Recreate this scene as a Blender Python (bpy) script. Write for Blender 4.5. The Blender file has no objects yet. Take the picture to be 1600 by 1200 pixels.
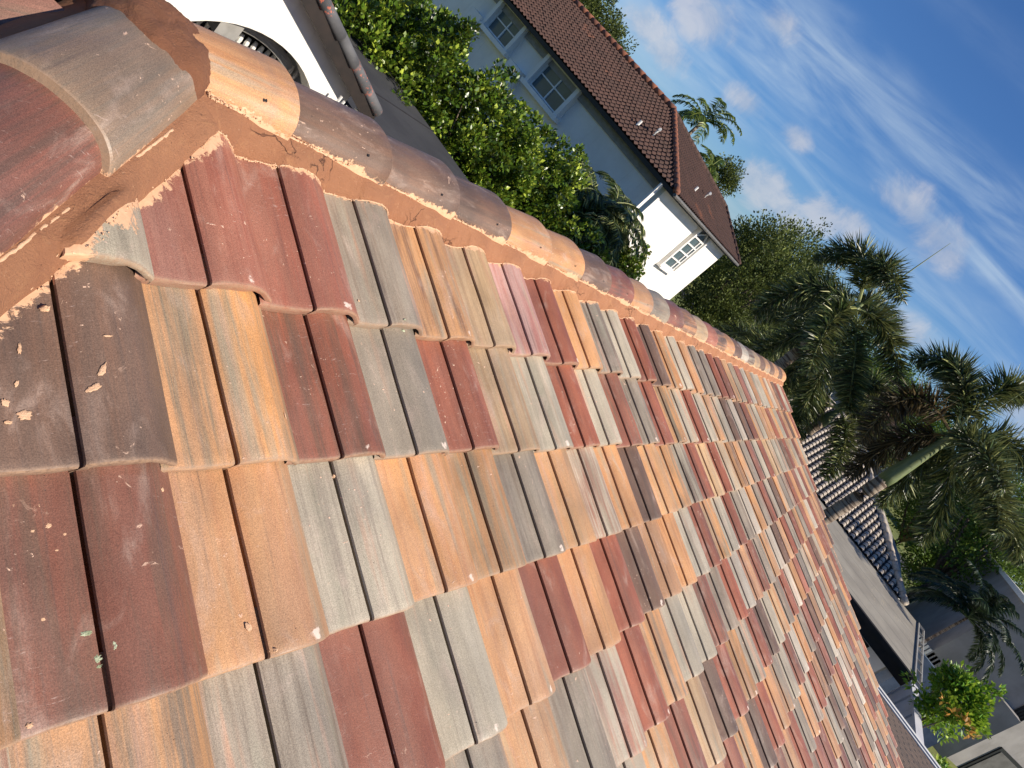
import bpy, bmesh, math, random
import numpy as np
from mathutils import Vector, Matrix, noise as mnoise

scene = bpy.context.scene
C = scene.collection
R = math.radians
CZ = 6.4                      # eye height above the ground
TH = R(21.253)                    # roof pitch
SUN_AZ, SUN_EL = R(-85), R(34)   # direction TOWARDS the sun (from +X, counter-clockwise)

# ------------------------------------------------------------------ camera
CAM = np.array([[0.4724607, 0.0629348, 0.8791019],
                [-0.5200743, -0.7853708, 0.3357311],
                [0.7115501, -0.6158181, -0.3383261]])
right, down, fwd = CAM[:, 0], CAM[:, 1], CAM[:, 2]
cam_d = bpy.data.cameras.new('camera'); cam = bpy.data.objects.new('camera', cam_d); C.objects.link(cam)
cam_d.sensor_width = 36; cam_d.lens = 1100 / 1600 * 36
cam_d.clip_start = 0.02; cam_d.clip_end = 3000
m = Matrix([[right[0], -down[0], -fwd[0], 0], [right[1], -down[1], -fwd[1], 0], [right[2], -down[2], -fwd[2], CZ], [0, 0, 0, 1]])
cam.matrix_world = m
scene.camera = cam
scene.render.resolution_x, scene.render.resolution_y = 1024, 768
scene.view_settings.view_transform = 'Standard'; scene.view_settings.look = 'None'
scene.view_settings.exposure = 0.5; scene.view_settings.gamma = 1

def ray(px, py):
    q = np.array([(px - 800) / 1100, (py - 600) / 1100, 1.0]); w = CAM @ q
    return w / np.linalg.norm(w)
def onx(px, py, x): w = ray(px, py); w = w * (x / w[0]); return Vector((w[0], w[1], w[2] + CZ))
def ony(px, py, y): w = ray(px, py); w = w * (y / w[1]); return Vector((w[0], w[1], w[2] + CZ))
def V(x, y, z): return Vector((x, y, z + CZ))      # z relative to the eye

# ------------------------------------------------------------------ sky + sun
def node(nt, t, loc=None, **kw):
    n = nt.nodes.new(t)
    for k, v in kw.items():
        if k.startswith('i_'):
            key = k[2:]; key = int(key) if key.isdigit() else key
            n.inputs[key].default_value = v
        else: setattr(n, k, v)
    return n
world = bpy.data.worlds.new('World'); scene.world = world; world.use_nodes = True
nt = world.node_tree; nt.nodes.clear(); L = nt.links.new
out = node(nt, 'ShaderNodeOutputWorld'); bg = node(nt, 'ShaderNodeBackground', i_Strength=0.075); L(bg.outputs[0], out.inputs[0])
sky = node(nt, 'ShaderNodeTexSky', sky_type='NISHITA', sun_disc=False, sun_elevation=SUN_EL, altitude=0, air_density=1.0, dust_density=0.3, ozone_density=1.6)
sky.sun_rotation = math.pi / 2 - SUN_AZ
tc = node(nt, 'ShaderNodeTexCoord')
def mth(op, a, b=None, c=None, clamp=False):
    n = node(nt, 'ShaderNodeMath', operation=op, use_clamp=clamp)
    for i, v in enumerate((a, b, c)):
        if v is None: continue
        if isinstance(v, (int, float)): n.inputs[i].default_value = v
        else: L(v, n.inputs[i])
    return n.outputs[0]
def vdot(v, w):
    n = node(nt, 'ShaderNodeVectorMath', operation='DOT_PRODUCT'); L(v, n.inputs[0]); n.inputs[1].default_value = tuple(w); return n.outputs['Value']
dirv = tc.outputs['Generated']
nrm = node(nt, 'ShaderNodeVectorMath', operation='NORMALIZE'); L(dirv, nrm.inputs[0]); dv = nrm.outputs[0]
def sstep(x, a, b):
    n = node(nt, 'ShaderNodeMapRange', interpolation_type='SMOOTHSTEP'); L(x, n.inputs[0]); n.inputs[1].default_value = a; n.inputs[2].default_value = b; return n.outputs[0]
def fractal(vec, scale, detail=6, rough=.6, dist=0.0):
    n = node(nt, 'ShaderNodeTexNoise'); n.inputs['Scale'].default_value = scale; n.inputs['Detail'].default_value = detail; n.inputs['Roughness'].default_value = rough; n.inputs['Distortion'].default_value = dist
    L(vec, n.inputs['Vector']); return n.outputs['Fac']
# streak coordinates: stretched along one compass direction of the cirrus
s0 = ray(1150, 60); s1 = ray(1590, 470)
sdir = s1 - s0; sdir = sdir / np.linalg.norm(sdir); smid = (s0 + s1); smid /= np.linalg.norm(smid); sn = np.cross(sdir, smid); sn /= np.linalg.norm(sn)
cx = node(nt, 'ShaderNodeCombineXYZ'); L(mth('MULTIPLY', vdot(dv, sdir), 1.6), cx.inputs[0]); L(mth('MULTIPLY', vdot(dv, sn), 9.0), cx.inputs[1]); L(mth('MULTIPLY', vdot(dv, smid), 1.0), cx.inputs[2])
streak = fractal(cx.outputs[0], 2.6, 8, .55, .8)
soft = fractal(dv, 3.0, 5, .55, .4)
wisps = fractal(cx.outputs[0], 9.0, 8, .6, .4)
cir = None
def band(p0, p1, width, amp):
    a = ray(*p0); b = ray(*p1); nn = np.cross(a, b); nn /= np.linalg.norm(nn)
    o = mth('ABSOLUTE', vdot(dv, nn)); o = mth('ADD', o, mth('MULTIPLY', mth('SUBTRACT', soft, .5), .09))
    g = sstep(o, width, 0.0); 
    return mth('MULTIPLY', g, amp)
bands = [band((1150, -20), (1640, 400), .060, .60), band((1300, 180), (1600, 470), .030, .62), band((1470, -20), (1640, 150), .030, .08),
         band((1150, 220), (1560, 620), .045, .42), band((960, -20), (1150, 170), .08, .45), band((1400, 430), (1600, 660), .05, .4)]
tot = bands[0]
for b_ in bands[1:]: tot = mth('MAXIMUM', tot, b_)
fil = sstep(streak, .34, .68); fil2 = sstep(wisps, .30, .75)
cirrus = mth('MULTIPLY', tot, mth('ADD', mth('MULTIPLY', fil, .80), mth('MULTIPLY', fil2, .22)), clamp=True)
# haze towards the horizon
zc = node(nt, 'ShaderNodeSeparateXYZ'); L(dv, zc.inputs[0])
low = sstep(zc.outputs[2], .20, -.02)
veil = mth('MULTIPLY', low, mth('ADD', .20, mth('MULTIPLY', sstep(streak, .42, .70), .26)))
cloud = mth('MAXIMUM', cirrus, veil)
mixc = node(nt, 'ShaderNodeMix', data_type='RGBA'); L(cloud, mixc.inputs['Factor'])
tint = node(nt, 'ShaderNodeMix', data_type='RGBA', blend_type='MULTIPLY'); tint.inputs['Factor'].default_value = 1; L(sky.outputs[0], tint.inputs['A']); tint.inputs['B'].default_value = (.40, .67, 1.06, 1)
L(tint.outputs['Result'], mixc.inputs['A']); mixc.inputs['B'].default_value = (5.2, 6.4, 7.6, 1)
# small grey-bottomed puffs
pn = fractal(dv, 14.0, 7, .62, .5)
adot = vdot(dv, sdir); bdot = vdot(dv, sn)
pz = None
for (px, py, rad) in [(1105, 25, .055), (1085, 5, .04), (1220, 40, .03), (1430, 330, .045), (1405, 310, .04), (1465, 370, .05), (1480, 400, .035), (1285, 335, .04), (1200, 300, .05), (1175, 280, .04), (1225, 330, .04), (1330, 350, .035), (1040, 85, .035), (1165, 160, .03), (1245, 215, .025), (1010, 40, .04), (1590, 640, .05), (1420, 520, .04), (1300, 345, .03)]:
    w = ray(px, py); dx = mth('MULTIPLY', mth('SUBTRACT', adot, float(np.dot(w, sdir))), .62); dy = mth('SUBTRACT', bdot, float(np.dot(w, sn)))
    g = mth('SUBTRACT', 1.0, mth('DIVIDE', mth('SQRT', mth('ADD', mth('MULTIPLY', dx, dx), mth('MULTIPLY', dy, dy))), rad * .85), clamp=True)
    pz = g if pz is None else mth('MAXIMUM', pz, g)
pm = sstep(mth('ADD', mth('MULTIPLY', pz, .50), mth('MULTIPLY', pn, .95)), .58, .92)
pm = mth('MULTIPLY', mth('MULTIPLY', pm, sstep(pz, 0.0, .30)), .62)
mixp = node(nt, 'ShaderNodeMix', data_type='RGBA'); L(pm, mixp.inputs['Factor']); L(mixc.outputs['Result'], mixp.inputs['A'])
pcol = node(nt, 'ShaderNodeMix', data_type='RGBA'); L(sstep(pn, .42, .68), pcol.inputs['Factor']); pcol.inputs['A'].default_value = (4.0, 4.6, 5.8, 1); pcol.inputs['B'].default_value = (6.6, 6.4, 6.6, 1)
L(pcol.outputs['Result'], mixp.inputs['B']); L(mixp.outputs['Result'], bg.inputs[0])

sun_d = bpy.data.lights.new('sun', 'SUN'); sun_d.energy = 4.7; sun_d.angle = R(.53); sun_d.color = (1, .90, .76)
sun = bpy.data.objects.new('sun', sun_d); C.objects.link(sun)
sdv = Vector((math.cos(SUN_EL) * math.cos(SUN_AZ), math.cos(SUN_EL) * math.sin(SUN_AZ), math.sin(SUN_EL)))
sun.rotation_euler = sdv.to_track_quat('Z', 'Y').to_euler(); sun.location = (0, 0, 60)

# ------------------------------------------------------------------ materials
def lin(c):
    return tuple(((v / 255) / 12.92 if v / 255 <= .04045 else ((v / 255 + .055) / 1.055) ** 2.4) for v in c) + (1,)
class NT:
    def __init__(s, name):
        s.m = bpy.data.materials.new(name); s.m.use_nodes = True; s.nt = s.m.node_tree
        s.b = s.nt.nodes['Principled BSDF']; s.tc = s.nt.nodes.new('ShaderNodeTexCoord')
    def L(s, a, b): s.nt.links.new(a, b)
    def n(s, t, **kw): return node(s.nt, t, **kw)
    def noise(s, vec, scale, detail=4, rough=.55, dist=0, sc=None):
        if sc is not None:
            mp = s.n('ShaderNodeMapping'); mp.inputs['Scale'].default_value = sc; s.L(vec, mp.inputs[0]); vec = mp.outputs[0]
        k = s.n('ShaderNodeTexNoise'); k.inputs['Scale'].default_value = scale; k.inputs['Detail'].default_value = detail
        k.inputs['Roughness'].default_value = rough; k.inputs['Distortion'].default_value = dist; s.L(vec, k.inputs['Vector']); return k.outputs['Fac']
    def ss(s, x, a, b, lo=0., hi=1.):
        k = s.n('ShaderNodeMapRange', interpolation_type='SMOOTHSTEP'); s.L(x, k.inputs[0])
        for i, v in enumerate((a, b, lo, hi)): k.inputs[i + 1].default_value = v
        return k.outputs[0]
    def math(s, op, a, b=None, clamp=False):
        k = s.n('ShaderNodeMath', operation=op, use_clamp=clamp)
        for i, v in enumerate((a, b)):
            if v is None: continue
            if isinstance(v, (int, float)): k.inputs[i].default_value = v
            else: s.L(v, k.inputs[i])
        return k.outputs[0]
    def mix(s, f, a, b, blend='MIX'):
        k = s.n('ShaderNodeMix', data_type='RGBA', blend_type=blend)
        for key, v in (('Factor', f), ('A', a), ('B', b)):
            if isinstance(v, (int, float)): k.inputs[key].default_value = v
            elif isinstance(v, tuple): k.inputs[key].default_value = v
            else: s.L(v, k.inputs[key])
        return k.outputs['Result']
    def attr(s, nm): return s.n('ShaderNodeAttribute', attribute_name=nm)
    def bump(s, h, strength=.3, dist=.002):
        k = s.n('ShaderNodeBump'); k.inputs['Strength'].default_value = strength; k.inputs['Distance'].default_value = dist; s.L(h, k.inputs['Height'])
        s.L(k.outputs[0], s.b.inputs['Normal'])
    def col(s, c): s.L(c, s.b.inputs['Base Color']) if not isinstance(c, tuple) else setattr(s.b.inputs['Base Color'], 'default_value', c)
    def rough(s, r): 
        if isinstance(r, (int, float)): s.b.inputs['Roughness'].default_value = r
        else: s.L(r, s.b.inputs['Roughness'])

def clay_material(name):
    k = NT(name); tc_ = k.attr('tc').outputs['Vector']; ca = k.attr('ca').outputs['Color']; cb = k.attr('cb').outputs['Color']
    st = k.noise(tc_, 1.0, 5, .6, .25, (34, 2.0, 8))
    fine = k.noise(tc_, 1.0, 5, .7, .1, (210, 3.5, 40))
    f = k.math('ADD', k.math('MULTIPLY', st, .66), k.math('MULTIPLY', fine, .34))
    base = k.mix(k.ss(f, .42, .64), ca, cb)
    s3 = k.noise(tc_, 1.0, 4, .55, .2, (22, 1.6, 8)); s4 = k.noise(tc_, 1.0, 4, .55, .2, (27, 1.3, 9))
    lum = k.n('ShaderNodeRGBToBW'); k.L(ca, lum.inputs[0]); lf = k.ss(lum.outputs[0], .19, .30)
    base = k.mix(k.math('MULTIPLY', k.ss(s3, .54, .68, 0, .62), lf), base, lin((158, 150, 130)))
    base = k.mix(k.math('MULTIPLY', k.ss(s4, .56, .70, 0, .55), lf), base, lin((198, 150, 122)))
    drk = k.noise(tc_, 1.0, 4, .6, .2, (95, 2.2, 14))
    base = k.mix(k.ss(drk, .58, .76, 0, .42), base, lin((92, 80, 74)))
    pale = k.noise(tc_, 1.0, 5, .6, .6, (16, 7, 16))
    base = k.mix(k.ss(pale, .52, .78, 0, .42), base, lin((196, 172, 156)))
    blot = k.noise(tc_, 1.0, 3, .5, .2, (7, 4, 7))
    hs = k.n('ShaderNodeHueSaturation'); k.L(base, hs.inputs['Color']); k.L(k.ss(blot, .3, .7, .84, 1.12), hs.inputs['Value'])
    stn = k.noise(k.tc.outputs['Object'], 1.0, 5, .6, .5, (3.4, .8, .8)); hs0 = k.n('ShaderNodeHueSaturation'); k.L(hs.outputs[0], hs0.inputs['Color']); k.L(k.ss(stn, .32, .68, .80, 1.10), hs0.inputs['Value']); k.L(k.ss(stn, .3, .6, .92, 1.06), hs0.inputs['Saturation']); hs = hs0
    grain = k.noise(k.tc.outputs['Object'], 520, 3, .7)
    hs2 = k.n('ShaderNodeHueSaturation'); k.L(hs.outputs[0], hs2.inputs['Color']); k.L(k.ss(grain, .3, .7, .68, 1.30), hs2.inputs['Value'])
    c = hs2.outputs[0]
    # cream mortar specks, only in some patches
    spk = k.noise(k.tc.outputs['Object'], 75, 3, .6, .3); patch = k.noise(k.tc.outputs['Object'], 5.5, 3, .5)
    sp = k.math('MULTIPLY', k.ss(spk, .66, .71), k.ss(patch, .55, .62))
    sm = k.noise(k.tc.outputs['Object'], 26, 5, .7, .6); patch2 = k.noise(k.tc.outputs['Object'], 3.1, 2, .5)
    sp2 = k.math('MULTIPLY', k.ss(sm, .64, .70, 0, .7), k.ss(patch2, .55, .64))
    c = k.mix(k.math('MAXIMUM', sp, sp2), c, lin((222, 184, 158)))
    pit = k.noise(k.tc.outputs['Object'], 130, 2, .5); pitm = k.ss(pit, .76, .80)
    c = k.mix(k.math('MULTIPLY', pitm, .8), c, lin((50, 36, 32)))
    scr = k.noise(k.tc.outputs['Object'], 1.0, 4, .7, 1.2, (30, 190, 60)); pt3 = k.noise(k.tc.outputs['Object'], 4.0, 2, .5)
    c = k.mix(k.math('MULTIPLY', k.ss(scr, .62, .70, 0, .45), k.ss(pt3, .46, .6)), c, lin((205, 180, 168)))
    sf = k.attr('scuff').outputs['Fac']; sfn = k.noise(k.tc.outputs['Object'], 70, 4, .7, .4)
    c = k.mix(k.ss(k.math('MULTIPLY', sf, k.math('ADD', sfn, .25)), .42, .56, 0, .85), c, lin((226, 206, 190)))
    # butt edges are paler, rubbed sand
    eg = k.attr('butt').outputs['Fac']; egn = k.noise(k.tc.outputs['Object'], 140, 3, .7)
    c = k.mix(k.math('MULTIPLY', eg, k.ss(egn, .30, .62, .25, .8)), c, lin((158, 128, 104)))
    # smeared mortar close to the mortar beds
    ed = k.attr('edge').outputs['Fac']; en = k.noise(k.tc.outputs['Object'], 60, 5, .7, .5); en2 = k.noise(k.tc.outputs['Object'], 12, 2, .5)
    lim = k.math('ADD', k.math('MULTIPLY', k.math('SUBTRACT', en, .5), .075), k.math('MULTIPLY', k.math('SUBTRACT', en2, .5), .07))
    dd = k.math('SUBTRACT', ed, lim); smear = k.ss(dd, .014, .006)
    c = k.mix(smear, c, k.mix(en, lin((196, 140, 102)), lin((232, 194, 156))))
    k.col(c)
    rn = k.noise(tc_, 1.0, 3, .6, 0, (30, 12, 10)); k.rough(k.ss(rn, .3, .7, .42, .62))
    k.b.inputs['Specular IOR Level'].default_value = .55
    g2 = k.noise(k.tc.outputs['Object'], 260, 4, .75)
    ln = k.noise(tc_, 1.0, 4, .6, 0, (170, 4, 40))
    hh = k.math('ADD', k.math('ADD', k.math('MULTIPLY', g2, .55), k.math('MULTIPLY', ln, .6)), k.math('ADD', k.math('MULTIPLY', smear, 1.2), k.math('MULTIPLY', k.math('ADD', sp, sp2), 1.2)))
    k.bump(k.math('SUBTRACT', hh, pitm), .5, .0016)
    return k.m
M_CLAY = clay_material('glazed concrete tile')

def mortar_mat(name='terracotta mortar', dark=False):
    k = NT(name); o = k.tc.outputs['Object']
    a = k.noise(o, 9, 5, .6, .4); b = k.noise(o, 90, 4, .7); sw = k.noise(o, 22, 4, .6, 1.5)
    c = k.mix(a, lin((150, 98, 70)), lin((180, 128, 92)))
    c = k.mix(k.ss(sw, .55, .75, 0, .35), c, lin((198, 146, 102)))
    c = k.mix(k.ss(b, .62, .74, 0, .4), c, lin((214, 168, 130)))
    vo = k.n('ShaderNodeTexVoronoi', feature='DISTANCE_TO_EDGE'); vo.inputs['Scale'].default_value = 7
    nz = k.n('ShaderNodeTexNoise'); nz.inputs['Scale'].default_value = 14; nz.inputs['Detail'].default_value = 5; k.L(o, nz.inputs['Vector'])
    mx = k.n('ShaderNodeVectorMath', operation='MULTIPLY_ADD'); k.L(nz.outputs['Color'], mx.inputs[0]); mx.inputs[1].default_value = (.12, .12, .12); k.L(o, mx.inputs[2]); k.L(mx.outputs[0], vo.inputs['Vector'])
    cr = k.math('MULTIPLY', k.ss(vo.outputs['Distance'], .014, .003), k.ss(k.noise(o, 2.6, 2), .57, .63))
    c = k.mix(k.math('MULTIPLY', cr, .55), c, lin((96, 58, 42)))
    holes = k.ss(k.noise(o, 170, 2, .5), .74, .78); c = k.mix(k.math('MULTIPLY', holes, k.ss(a, .5, .62)), c, lin((66, 40, 30)))
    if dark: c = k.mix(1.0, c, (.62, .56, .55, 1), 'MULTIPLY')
    k.col(c); k.rough(.9)
    h = k.math('SUBTRACT', k.math('ADD', k.math('MULTIPLY', sw, 1.0), k.math('MULTIPLY', k.noise(o, 240, 5, .8), .9)), k.math('ADD', k.math('MULTIPLY', cr, 1.5), holes))
    k.bump(h, 1.0, .0065); return k.m
M_MORTAR = mortar_mat(); M_PEAK = mortar_mat('shade-painted brown mortar', True)  # peak copy of the mortar, darkened so its colour carries the shade
def cream_mat():
    k = NT('dried mortar crumbs'); o = k.tc.outputs['Object']; b = k.noise(o, 80, 5, .7)
    k.col(k.mix(b, lin((206, 148, 110)), lin((248, 214, 176)))); k.rough(.95); k.bump(k.noise(o, 300, 5, .8), .8, .004); return k.m
M_CREAM = cream_mat()

def simple(name, c, c2=None, scale=8, rough=.8, bump=.0, bscale=60, metallic=0, spec=None, sc=None, detail=5):
    k = NT(name); o = k.tc.outputs['Object']
    if c2 is None: c2 = tuple(max(0, v - 14) for v in c)
    n_ = k.noise(o, scale, detail, .6, .2, sc)
    k.col(k.mix(k.ss(n_, .32, .68), lin(c), lin(c2))); k.rough(rough); k.b.inputs['Metallic'].default_value = metallic
    if spec is not None: k.b.inputs['Specular IOR Level'].default_value = spec
    if bump: k.bump(k.noise(o, bscale, 4, .7), bump, .01)
    return k.m
def stucco(name, c, c2, streak=.25):
    k = NT(name); o = k.tc.outputs['Object']
    n1 = k.noise(o, 1.1, 5, .6); n2 = k.noise(o, 1.0, 4, .6, .3, (5, 5, .5))
    col_ = k.mix(k.ss(n1, .3, .7), lin(c), lin(c2))
    col_ = k.mix(k.ss(n2, .55, .8, 0, streak), col_, lin(tuple(int(v * .72) for v in c2)))
    k.col(col_); k.rough(.92); k.bump(k.noise(o, 55, 5, .75), .35, .01); return k.m
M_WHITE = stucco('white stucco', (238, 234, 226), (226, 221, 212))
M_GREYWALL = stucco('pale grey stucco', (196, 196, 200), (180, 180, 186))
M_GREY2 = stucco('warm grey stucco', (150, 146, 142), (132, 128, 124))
M_TRIM = simple('white trim paint', (232, 230, 224), (214, 212, 206), 6, .55)
M_FASCIA = simple('dark bronze fascia', (44, 36, 32), (30, 26, 24), 5, .6)
M_SOFFIT = simple('grey soffit', (150, 148, 144), (132, 130, 126), 6, .8)
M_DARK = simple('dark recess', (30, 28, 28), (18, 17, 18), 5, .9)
M_IRON = simple('black metal', (26, 26, 28), (18, 18, 20), 5, .45)
def glass():
    k = NT('window glass'); o = k.tc.outputs['Object']; n_ = k.noise(o, .9, 3, .5, .6)
    k.col(k.mix(n_, lin((58, 74, 80)), lin((104, 120, 122)))); k.rough(.08); k.b.inputs['Specular IOR Level'].default_value = .8; return k.m
M_GLASS = glass()
def brown_tile():
    k = NT('brown barrel tile'); o = k.tc.outputs['Object']
    n1 = k.noise(o, 1.4, 5, .65); n2 = k.noise(o, 14, 3, .6)
    c = k.mix(k.ss(n1, .3, .7), lin((58, 40, 34)), lin((74, 50, 42))); c = k.mix(k.ss(n2, .4, .75, 0, .5), c, lin((92, 66, 54)))
    c = k.mix(k.ss(k.noise(o, .5, 4, .6), .60, .72, 0, .5), c, lin((140, 86, 60)))
    k.col(c); k.rough(.85); return k.m
M_BROWN = brown_tile()
M_ORNG = simple('weathered orange ridge tile', (150, 92, 66), (112, 74, 60), 3, .85)
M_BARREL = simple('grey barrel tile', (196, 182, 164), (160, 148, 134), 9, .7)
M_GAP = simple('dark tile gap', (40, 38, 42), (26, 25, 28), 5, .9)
def bitumen():
    k = NT('grey roofing felt'); o = k.tc.outputs['Object']
    n1 = k.noise(o, .8, 5, .6); c = k.mix(k.ss(n1, .3, .7), lin((128, 122, 112)), lin((150, 144, 132)))
    w = k.noise(o, 1.0, 3, .6, 1.2, (.55, 2.2, 1)); ln = k.math('ABSOLUTE', k.math('SUBTRACT', w, .5))
    c = k.mix(k.math('MULTIPLY', k.ss(ln, .010, .003, 0, .55), k.ss(k.noise(o, .6, 2), .5, .6)), c, lin((172, 160, 136)))
    wv = k.n('ShaderNodeTexWave', wave_type='BANDS', bands_direction='X'); wv.inputs['Scale'].default_value = .32; wv.inputs['Distortion'].default_value = .3; k.L(o, wv.inputs[0])
    c = k.mix(k.ss(wv.outputs['Fac'], .985, 1.0, 0, .5), c, lin((80, 78, 78)))
    g = k.noise(o, 60, 3, .7); c = k.mix(k.ss(g, .5, .7, 0, .3), c, lin((150, 146, 140)))
    k.col(c); k.rough(.9); k.bump(g, .4, .01); return k.m
M_FELT = bitumen()
def shingle():
    k = NT('brown shingles'); o = k.tc.outputs['Object']
    br = k.n('ShaderNodeTexBrick'); br.inputs['Scale'].default_value = 1; br.inputs['Mortar Size'].default_value = .022; br.inputs['Brick Width'].default_value = .34; br.inputs['Row Height'].default_value = .14
    br.inputs['Color1'].default_value = lin((112, 92, 78)); br.inputs['Color2'].default_value = lin((88, 74, 66)); br.inputs['Mortar'].default_value = lin((44, 36, 34))
    mp = k.n('ShaderNodeMapping'); mp.inputs['Rotation'].default_value = (0, 0, math.pi / 2); k.L(o, mp.inputs[0]); k.L(mp.outputs[0], br.inputs[0])
    n_ = k.noise(o, 40, 4, .7); k.col(k.mix(k.ss(n_, .4, .7, 0, .35), br.outputs[0], lin((140, 120, 104)))); k.rough(.95); k.bump(n_, .5, .01); return k.m
M_SHINGLE = shingle()
def rakemat():
    k = NT('stained rake tile'); o = k.tc.outputs['Object']
    c = k.mix(k.ss(k.noise(o, 2.5, 4), .35, .65), lin((96, 96, 98)), lin((70, 70, 72)))
    c = k.mix(k.math('MULTIPLY', k.ss(k.noise(o, 16, 4, .7), .55, .62), k.ss(k.noise(o, .9, 2), .42, .5)), c, lin((196, 110, 86)))
    k.col(c); k.rough(.8); return k.m
M_RAKE = rakemat()
def leafmat(name, dark, mid, lite, rough=.35, trans=.25, spec=.5):
    k = NT(name); t = k.attr('tint').outputs['Fac']
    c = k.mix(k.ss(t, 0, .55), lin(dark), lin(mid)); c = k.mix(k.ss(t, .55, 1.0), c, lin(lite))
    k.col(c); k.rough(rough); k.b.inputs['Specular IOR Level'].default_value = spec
    tr = k.n('ShaderNodeBsdfTranslucent'); k.L(k.mix(.5, c, lin(lite)), tr.inputs[0])
    ms = k.n('ShaderNodeMixShader'); ms.inputs[0].default_value = trans
    outn = [n_ for n_ in k.nt.nodes if n_.type == 'OUTPUT_MATERIAL'][0]
    k.L(k.b.outputs[0], ms.inputs[1]); k.L(tr.outputs[0], ms.inputs[2]); k.L(ms.outputs[0], outn.inputs[0]); return k.m
M_FICUS = leafmat('glossy ficus leaf', (26, 42, 12), (80, 108, 28), (182, 196, 74), .34, .20, .6)
M_OAK = leafmat('olive leaf', (52, 62, 30), (86, 98, 46), (130, 140, 70), .6, .2, .3)
M_GREEN = leafmat('bright leaf', (48, 70, 28), (84, 112, 42), (134, 158, 66), .55, .25, .3)
M_PALM = leafmat('foxtail leaflet', (20, 32, 18), (62, 82, 40), (176, 178, 112), .42, .15, .5)
M_PALMBR = leafmat('browning leaflet', (34, 32, 18), (78, 66, 40), (150, 128, 88), .6, .15, .4)
M_COCO = leafmat('coconut leaflet', (40, 60, 28), (80, 104, 44), (150, 160, 74), .45, .22, .5)
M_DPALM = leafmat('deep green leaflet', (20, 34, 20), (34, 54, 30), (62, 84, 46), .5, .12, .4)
M_CROTON = leafmat('croton leaf', (46, 84, 26), (104, 152, 40), (186, 206, 70), .45, .25, .4)
M_CROTONO = leafmat('orange croton leaf', (150, 110, 40), (222, 160, 70), (244, 206, 110), .5, .25, .4)
M_BARK = simple('grey bark', (112, 98, 84), (78, 68, 60), 12, .9, .6, 30)
def trunkmat():
    k = NT('ringed palm trunk'); o = k.tc.outputs['Object']
    r_ = k.noise(o, 1.0, 3, .5, .1, (2, 2, 22)); c = k.mix(k.ss(r_, .42, .56), lin((86, 70, 58)), lin((156, 140, 122)))
    c = k.mix(k.ss(k.noise(o, 40, 3, .6), .5, .7, 0, .5), c, lin((90, 76, 66))); k.col(c); k.rough(.9); k.bump(r_, .8, .03); return k.m
M_TRUNK = trunkmat()
M_SHAFT = simple('green crownshaft', (98, 112, 70), (124, 132, 88), 6, .5, sc=(3, 3, .6))
def groundmat():
    k = NT('lawn'); o = k.tc.outputs['Object']; n1 = k.noise(o, .35, 5, .6); n2 = k.noise(o, 9, 4, .7)
    c = k.mix(k.ss(n1, .3, .7), lin((84, 96, 40)), lin((122, 126, 58))); c = k.mix(k.ss(n2, .45, .7, 0, .5), c, lin((66, 76, 34)))
    k.col(c); k.rough(.95); k.bump(n2, .6, .05); return k.m
M_GRASS = groundmat()
M_CONC = simple('concrete', (120, 118, 116), (100, 98, 96), .8, .9, .3, 30)
M_PAVE = simple('driveway', (150, 145, 137), (130, 126, 120), .6, .9, .3, 30)

# ------------------------------------------------------------------ object helpers
def link(o, parent=None):
    C.objects.link(o)
    if parent is not None: o.parent = parent
    return o
def mesh_obj(name, verts, faces, mat, parent=None, smooth=False, loc=None):
    me = bpy.data.meshes.new(name)
    if loc is None and parent is None and len(verts):
        pass
    me.from_pydata([tuple(v) for v in verts], [], faces); me.update()
    if smooth: me.shade_smooth()
    for mm in (mat if isinstance(mat, list) else [mat]): me.materials.append(mm)
    o = bpy.data.objects.new(name, me)
    if parent is not None: o.parent = parent; o.matrix_parent_inverse = parent.matrix_basis.inverted()
    C.objects.link(o); return o
def tag(o, label=None, cat=None, group=None, kind=None):
    if label: o['label'] = label
    if cat: o['category'] = cat
    if group: o['group'] = group
    if kind: o['kind'] = kind
    return o
def thing(name, label, cat, loc=(0, 0, 0), group=None):
    o = bpy.data.objects.new(name, None); o.location = loc; o.empty_display_size = .3; C.objects.link(o)
    return tag(o, label, cat, group)
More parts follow.
